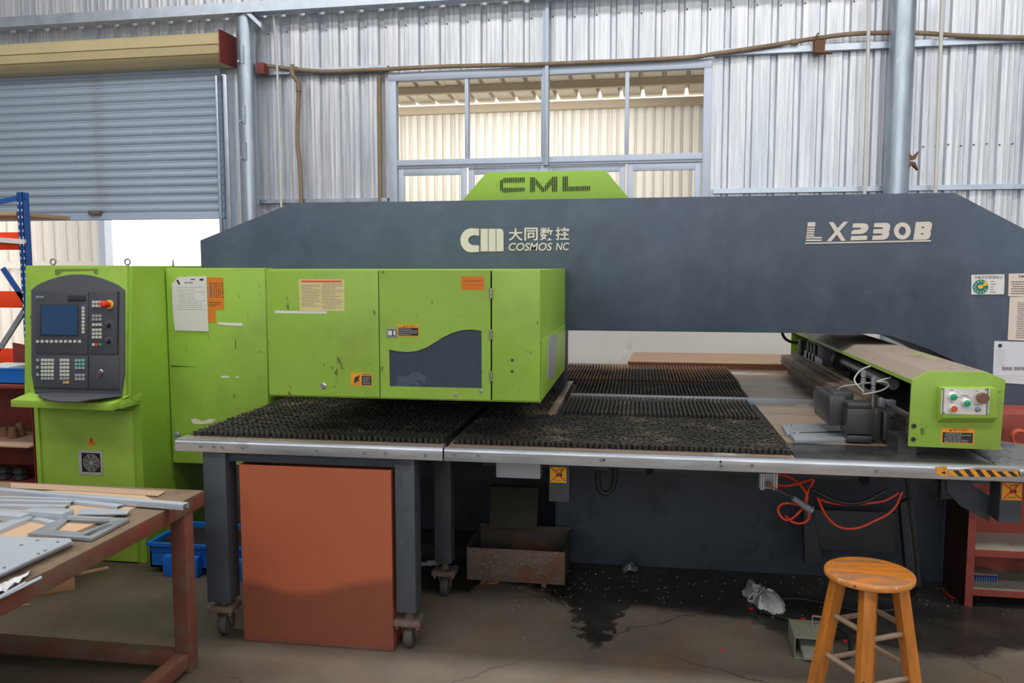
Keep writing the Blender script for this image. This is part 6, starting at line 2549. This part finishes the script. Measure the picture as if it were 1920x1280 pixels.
# ------------------------------------------------------------------ blue pallet rack by the shutter
rk = thing('pallet_rack', 'blue steel pallet rack with orange red beams by the roller shutter', 'rack', (-4.6, 5.5, 0))
RKY = 5.5
FRK = YP(RKY)
ux0, ux1 = FRK.uv(33, 400)[0], FRK.uv(43, 400)[0]
for yy in (RKY,):
    for nm, q in (('web', (ux0 + 0.03, ux1, yy, yy + 0.004, 0, 2.19)),):
        b = MB()
        b.box(ux0, ux0 + 0.004, yy, yy + 0.07, 0, 2.19)
        b.box(ux1 - 0.004, ux1, yy, yy + 0.07, 0, 2.19)
        b.box(ux0, ux0 + 0.014, yy, yy + 0.004, 0, 2.19)
        b.box(ux1 - 0.014, ux1, yy, yy + 0.004, 0, 2.19)
        b.box(ux0 + 0.01, ux1 - 0.01, yy + 0.008, yy + 0.012, 0, 2.19)
        up = part('upright', b, blue_steel, rk)
        b = MB()
        z = 0.1
        while z < 2.15:
            for x in (ux0 + 0.007, ux1 - 0.007):
                b.box(x - 0.004, x + 0.004, yy - 0.0006, yy, z, z + 0.018)
            z += 0.05
        part('punched_holes', b, key_white, up, stuff=True)
for za, zb_ in ((435, 468), (546, 577), (654, 686)):
    b = MB()
    z1, z0 = FRK.uv(15, za)[1], FRK.uv(15, zb_)[1]
    b.box(-7.0, ux0 + 0.002, RKY + 0.02, RKY + 0.06, z0, z1)
    bm_ = part('beam', b, orange_steel, rk, bev=0.004)
for p0, p1 in (((-8, 378), (44, 367)), ((0, 503), (44, 568)), ((46, 573), (-8, 658)), ((-8, 449), (46, 453))):
    b = MB()
    a, c = FRK.xyz(*p0), FRK.xyz(*p1)
    yo = 0.005 if p0[1] == 449 else 0.03
    b.obox(a + Vector((0, yo, 0)), c + Vector((0, yo, 0)), 0.02, 0.035, off=-0.018)
    part('brace', b, blue_steel if p0[1] in (378, 503) else white_plate if p0[1] == 449 else steel_grey, rk)
mb = MB()
zz = FRK.uv(10, 404)[1]
mb.box(-6.8, ux0 - 0.02, RKY + 0.01, RKY + 0.6, zz, zz + 0.03)
part('rack_board', mb, brown_board, rk, bev=0.004)

# ------------------------------------------------------------------ things on the floor
def crate():
    c0 = (-2.56, 3.97)
    t = thing('blue_crate', 'blue plastic parts crate on the floor beneath the left cover', 'crate', (-2.3, 4.15, 0))
    b = MB()
    x0, x1, y0, y1 = -2.60, -2.0, 4.00, 4.36
    for q in ((x0, x1, y0, y0 + 0.008, 0.03, 0.165), (x0, x1, y1 - 0.008, y1, 0.03, 0.165), (x0, x0 + 0.008, y0, y1, 0.03, 0.165), (x1 - 0.008, x1, y0, y1, 0.03, 0.165), (x0, x1, y0, y1, 0.03, 0.04)):
        b.box(*q)
    part('crate_body', b, blue_plastic, t)
    b = MB()
    for q in ((x0 - 0.015, x1 + 0.015, y0 - 0.015, y0 + 0.004), (x0 - 0.015, x1 + 0.015, y1 - 0.004, y1 + 0.015), (x0 - 0.015, x0 + 0.004, y0, y1), (x1 - 0.004, x1 + 0.015, y0, y1)):
        b.box(q[0], q[1], q[2], q[3], 0.150, 0.168)
    for z in (0.118, 0.132):
        b.box(x0 - 0.004, x1 + 0.004, y0 - 0.006, y0, z, z + 0.005)
    part('crate_rim', b, blue_plastic, t)
    b = MB()
    for xa, xb in ((x0 + 0.10, x0 + 0.30), (x0 + 0.36, x0 + 0.56)):
        b.box(xa, xb, y0 - 0.05, y0 + 0.1, 0.0, 0.11)
    part('bin_pocket', b, blue_plastic, t, bev=0.006)
    b = MB()
    b.box(x0 + 0.008, x1 - 0.008, y0 + 0.008, y1 - 0.008, 0.12, 0.14)
    part('dark_contents', b, black_dead, t)


crate()
mb = MB()
cb = thing('cardboard_box', 'plain cardboard box on the floor under the work bench', 'box', (-3.0, 3.75, 0))
p0, p1 = ZP(0).xyz(141, 1105), ZP(0).xyz(36, 1122)
tdir = (p1 - p0).normalized()
bd = Vector((-tdir.y, tdir.x, 0))
if bd.y < 0:
    bd = -bd
w_ = (p1 - p0).length
mb.prism([p0, p0 + tdir * 0.55, p0 + tdir * 0.55 + bd * 0.36, p0 + bd * 0.36], (0, 0, 0.30))
part('box_body', mb, cardboard_dark, cb, bev=0.003)
mb = MB()
q = p0 + tdir * 0.20
mb.prism([q - bd * 0.001, q + tdir * 0.12 - bd * 0.001, q + tdir * 0.12 - bd * 0.001 + Vector((0, 0, 0.28)), q - bd * 0.001 + Vector((0, 0, 0.28))], -bd * 0.0006)
part('tape_strip', mb, cardboard, cb)
mb = MB()
mb.obox(ZP(0).xyz(143, 1078), ZP(0).xyz(204, 1066), 0.03, 0.012)
solo('wood_strip', mb, wood_strip, 'pale splintered wood strip on the floor beside the cardboard box', 'wood', bev=0.003)
mb = MB()
mb.obox(ZP(0).xyz(-20, 1148), ZP(0).xyz(24, 1134), 0.05, 0.08)
solo('wood_block', mb, wood_strip, 'pale wood block on the floor at the left picture edge', 'wood', bev=0.004)
mb = MB()
mb.obox(ZP(0).xyz(38, 1136), ZP(0).xyz(56, 1133), 0.012, 0.004)
solo('wood_chip', mb, wood_strip, 'tiny orange wood chip on the brown floor under the bench', 'wood')

# plastic bag
def bag():
    rnd = random.Random(21)
    base = [(1392, 1112), (1400, 1098), (1412, 1106), (1424, 1108), (1440, 1122), (1462, 1128), (1474, 1140), (1470, 1156), (1452, 1160), (1436, 1152), (1424, 1150), (1414, 1132), (1400, 1126)]
    g0 = [ZP(0.0).xyz(*p) for p in base]
    c = sum(g0, Vector()) / len(g0)
    b = MB()
    rings = []
    for k, (s_, z) in enumerate(((0.93, 0.0), (1.0, 0.016), (0.86, 0.042), (0.55, 0.058), (0.22, 0.062))):
        ring = []
        n = 40
        for i in range(n):
            f = i / n * len(g0)
            a, b_ = g0[int(f) % len(g0)], g0[(int(f) + 1) % len(g0)]
            p = a.lerp(b_, f - int(f))
            # lift follows the long axis: the neck at the left is thin
            q = c + (p - c) * s_
            thin = 0.35 if q.x < c.x - 0.05 else 1.0
            q.z = max(0.0, z * thin + (rnd.uniform(-0.012, 0.012) if k else 0))
            q.x += rnd.uniform(-0.006, 0.006)
            ring.append(b.bm.verts.new(q))
        rings.append(ring)
    for r0, r1 in zip(rings, rings[1:]):
        for i in range(n):
            b.bm.faces.new((r0[i], r0[(i + 1) % n], r1[(i + 1) % n], r1[i]))
    b.bm.faces.new(rings[0][::-1])
    b.bm.faces.new(rings[-1])
    solo('plastic_bag', b, film_white, 'crumpled whitish plastic bag lying on the oily floor', 'bag', ang=25)


bag()
# foot pedal and its cable
fp = thing('foot_pedal', 'grey guarded foot pedal switch on the floor left of the stool', 'pedal', (0.74, 3.48, 0))
mb = MB()
fx0, fx1, fy0, fy1 = 0.665, 0.82, 3.50, 3.66
mb.box(fx0, fx0 + 0.004, fy0, fy1, 0.0, 0.092)
mb.box(fx1 - 0.004, fx1, fy0, fy1, 0.0, 0.092)
mb.prism([(fx0, fy0, 0.088), (fx0, fy1, 0.10), (fx0, fy1, 0.104), (fx0, fy0, 0.092)], (fx1 - fx0, 0, 0))
mb.box(fx0, fx1, fy1 - 0.004, fy1, 0.0, 0.10)
mb.box(fx0, fx1, fy0, fy1, 0.0, 0.006)
part('guard', mb, MAT('pedal_paint', S(142, 142, 126), 0.55, 0.0, 0.15, 6, dirt=(S(150, 138, 90), 5, 0.62, 0.72)), fp, bev=0.003)
mb = MB()
mb.prism([(fx0 + 0.03, fy0 - 0.035, 0.035), (fx0 + 0.03, fy1 - 0.05, 0.055), (fx0 + 0.03, fy1 - 0.05, 0.025), (fx0 + 0.03, fy0 - 0.035, 0.012)], (fx1 - fx0 - 0.06, 0, 0))
part('treadle', mb, MAT('treadle_grey', S(150, 152, 142), 0.5, 0.0, 0.15, 6), fp, bev=0.006)
mb = MB()
z = 0.10
mb.tube([(fx0 + 0.09, fy1 - 0.06, z), (fx0 + 0.09, fy1 - 0.05, z + 0.045), (fx0 + 0.17, fy1 - 0.05, z + 0.04), (fx0 + 0.175, fy1 - 0.06, z - 0.005)], 0.004, 8)
part('carry_handle', mb, steel_grey, fp)
mb = MB()
f0 = ZP(0.012)
pts = [Vector((fx1 - 0.02, fy1 + 0.0, 0.04)), Vector((fx1 + 0.04, fy1 + 0.03, 0.07)), Vector((fx1 + 0.09, fy1 - 0.03, 0.06)), Vector((fx1 + 0.08, fy1 - 0.12, 0.02)), Vector((fx1 + 0.03, fy1 - 0.14, 0.012))]
mb.tube(pts, 0.011, 10, smooth=6)
part('cable_end', mb, black, fp)
mb = MB()
pts = [f0.xyz(x, y) for x, y in ((1538, 1172), (1500, 1165), (1450, 1152), (1420, 1142))]
mb.tube(pts, 0.010, 10, smooth=6)
solo('floor_cable', mb, black, 'black cable on the floor running from the pedal under the plastic bag', 'cable')
mb = MB()
pts = [f0.xyz(x, y) for x, y in ((1465, 1122), (1500, 1122), (1545, 1130), (1600, 1142), (1650, 1146), (1690, 1138), (1714, 1118), (1718, 1090))]
mb.tube(pts, 0.009, 10, smooth=6)
solo('floor_cable', mb, black, 'dark cable on the floor curving behind the stool legs', 'cable')
# foil, scraps and chips
mb = MB()
p = ZP(0.0).xyz(1182, 1068)
rnd = random.Random(2)
g = []
for i in range(7):
    row = []
    for j in range(6):
        row.append(mb.bm.verts.new(p + Vector(((i - 3) * 0.014 + rnd.uniform(-.006, .006), (j - 2.5) * 0.016 + rnd.uniform(-.006, .006), rnd.uniform(0.0, 0.045) if 0 < i < 6 and 0 < j < 5 else rnd.uniform(0, 0.012)))))
    g.append(row)
for i in range(6):
    for j in range(5):
        mb.bm.faces.new((g[i][j], g[i + 1][j], g[i + 1][j + 1], g[i][j + 1]))
solo('foil_scrap', mb, foil, 'crumpled piece of silvery foil on the dark floor before the press base', 'scrap', ang=5)
mb = MB()
red_labels = ('small red plastic scrap just below the plastic bag', 'small red plastic scrap beside the foot pedal handle', 'red plastic sliver against the left stool leg', 'small red plastic scrap between the stool legs', 'tiny red plastic scrap behind the stool seat edge', 'tiny red plastic scrap alone on the pale concrete')
for x, y, w, rot in ((1409, 1140, 0.012, 0.2), (1504, 1160, 0.016, 0.7), (1535, 1155, 0.02, -0.5), (1585, 1201, 0.014, 0.4), (1716, 1112, 0.012, 0.0), (1355, 1219, 0.008, 0.3)):
    m2 = MB()
    c = ZP(0.003).xyz(x, y)
    d = Vector((cos(rot), sin(rot), 0)) * w
    m2.obox(Vector((c.x, c.y, 0)) - d, Vector((c.x, c.y, 0)) + d, w * 0.9, 0.006)
    solo('red_scrap', m2, scrap_red, red_labels[(1409, 1504, 1535, 1585, 1716, 1355).index(x)], 'scrap', 'red plastic scraps on the floor', bev=0.001)
mb = MB()
rnd = random.Random(8)
for i in range(70):
    f = rnd.random()
    p = ZP(0.0).xyz(903 + 40 * f + rnd.uniform(-3, 3), 1096 - 9 * f + rnd.uniform(-3, 3))
    r = rnd.uniform(0.004, 0.009)
    a = rnd.uniform(0, pi)
    mb.prism([p + Vector((r * cos(a + k * 2.1), r * sin(a + k * 2.1), rnd.uniform(0, .004))) for k in range(3)], (0, 0, 0.004))
solo('rust_chips', mb, scrap_orange, 'orange rust chips scattered before the scrap cart', 'chips', kind='stuff')
mb = MB()
for i in range(240):
    x, y = rnd.uniform(960, 1900), 1070 + abs(rnd.gauss(0, 45))
    if y > 1200:
        continue
    p = ZP(0.0).xyz(x, y)
    if p.y > 4.47 or (0.5 < p.x < 0.78 and 3.9 < p.y < 4.35):
        continue
    r = rnd.choice((0.0025, 0.003, 0.004, 0.006))
    a = rnd.uniform(0, pi)
    mb.prism([p + Vector((r * cos(a + k * 2.1), r * sin(a + k * 2.1), rnd.uniform(0, .002))) for k in range(3)], (0, 0, 0.002))
solo('metal_chips', mb, ink_pale, 'pale punching chips sprinkled over the oily floor', 'chips', kind='stuff')
mb = MB()
mb.tube([ZP(0.006).xyz(x, y) for x, y in ((1766, 1102), (1772, 1110), (1782, 1118), (1790, 1122))], 0.004, 6, smooth=4)
solo('red_wire', mb, hose_red, 'short red wire on the floor beside the right shelf unit', 'wire')

# ------------------------------------------------------------------ air cylinder and orange hoses under the table
ac = thing('air_valve', 'small ribbed aluminium air valve hanging under the table edge', 'valve', F36.xyz(1440, 917))
F35 = YP(3.5)
mb = MB()
mb.px(F35, 1424, 887, 1457, 917, -0.08, 0.0)
part('valve_body', mb, steel_grey, ac, bev=0.002)
for x in (1426, 1430, 1450, 1455):
    mb = MB()
    mb.px(F35, x, 887, x + 2.2, 918, 0.0, 0.006)
    part('valve_rib', mb, steel_bright, ac)
mb = MB()
a0, b0 = F35.uv(1426, 888)
mb.box(a0, a0 + 0.07, 3.51, 3.56, b0, 0.861)
part('valve_bracket', mb, slate_dark, ac)
mb = MB()
mb.cyl(F35.xyz(1442, 908), F35.xyz(1442, 908, 0.02), 0.014, seg=12)
mb.tube([F35.xyz(1446, 912, 0.012), F35.xyz(1478, 929, 0.014)], 0.0025, 6)
part('valve_port', mb, rust, ac)
F37 = YP(3.7)


def hose(pl, pts, r, m, label, d=0.0):
    b = MB()
    b.tube([pl.xyz(p[0], p[1], d + (p[2] if len(p) > 2 else 0)) for p in pts], r, 8, smooth=6)
    return solo('air_hose', b, m, label, 'hose')


hose(F37, [(1459, 890, 0.17), (1472, 891, 0.12), (1490, 900, 0.05), (1506, 916), (1513, 930), (1511, 945), (1500, 958, .03), (1484, 972, .04), (1470, 973, .04), (1459, 958, .03), (1464, 946, .02), (1482, 943, .02), (1502, 949), (1516, 960), (1514, 975), (1498, 981), (1482, 976), (1473, 966)], 0.0055, hose_red, 'orange red air hose looping in a coil below the air valve')
hose(F37, [(1459, 909.5, 0.17), (1478, 910, 0.1), (1500, 905, 0.05), (1520, 899), (1525, 902), (1515, 922), (1510, 940), (1514, 958), (1518, 968)], 0.0055, hose_red, 'orange red air hose crossing over to the right of the coil')
hose(F37, [(1533, 932), (1540, 950), (1552, 970), (1570, 986), (1592, 991), (1616, 987), (1640, 976), (1664, 964), (1680, 948), (1688, 930), (1692, 922)], 0.0055, hose_red, 'lower orange red air hose sagging in a deep bow')
hose(F37, [(1538, 936), (1556, 942), (1590, 946), (1630, 943), (1660, 938), (1685, 924)], 0.005, hose_red, 'upper orange red air hose sagging in a shallow bow', -0.02)
hose(F37, [(1520, 917), (1545, 929), (1570, 940), (1600, 944), (1625, 939), (1645, 928), (1665, 918)], 0.009, black, 'black hose sagging beside the orange red hoses', 0.02)
mb = MB()
mb.cyl(F37.xyz(1486, 933, 0.05), F37.xyz(1519, 955, 0.03), 0.012, 0.017, seg=14)
mb.cyl(F37.xyz(1519, 955, 0.03), F37.xyz(1522, 957, 0.03), 0.02, seg=14)
solo('blow_gun', mb, steel_grey, 'grey blow gun nozzle hanging in the orange red hose coil', 'tool')

# ------------------------------------------------------------------ behind the press, seen through its throat
mb = MB()
mb.box(-1.2, 1.76, 6.45, 6.50, 0.0, 1.24)
solo('partition', mb, partition_white, 'white scuffed partition standing behind the far end of the table', 'partition', bev=0.002)
mb = MB()
mb.box(1.79, 2.3, 6.40, 6.55, 0.0, 1.22)
solo('grey_cabinet', mb, sheet_blue, 'pale grey cabinet right of the white partition behind the press', 'cabinet', bev=0.004)
bb = thing('brown_board', 'long brown board with a sloping face at the far end of the table', 'board', (0.5, 6.25, 0.9))
mb = MB()
ZB = ZP(0.905)
x0, x1 = ZB.xyz(1177, 687).x, 1.2
mb.prism([(x0, 6.17, 0.9005), (x0, 6.17, 0.945), (x0 + 0.04, 6.34, 1.0), (x0 + 0.04, 6.35, 0.9005)], (x1 - x0, 0, 0))
part('board_body', mb, brown_board, bb, bev=0.002)
mb = MB()
mb.box(x0, x1, 6.166, 6.17, 0.9005, 0.942)
part('board_edge', mb, brown_edge, bb)
mb = MB()
mb.tube([YP(4.9).xyz(x, y) for x, y in ((1466, 618), (1468, 628), (1474, 636), (1484, 641), (1496, 643))], 0.008, 8, smooth=5)
solo('black_cable', mb, black, 'black cable hooked under the beam at the carriage end', 'cable')
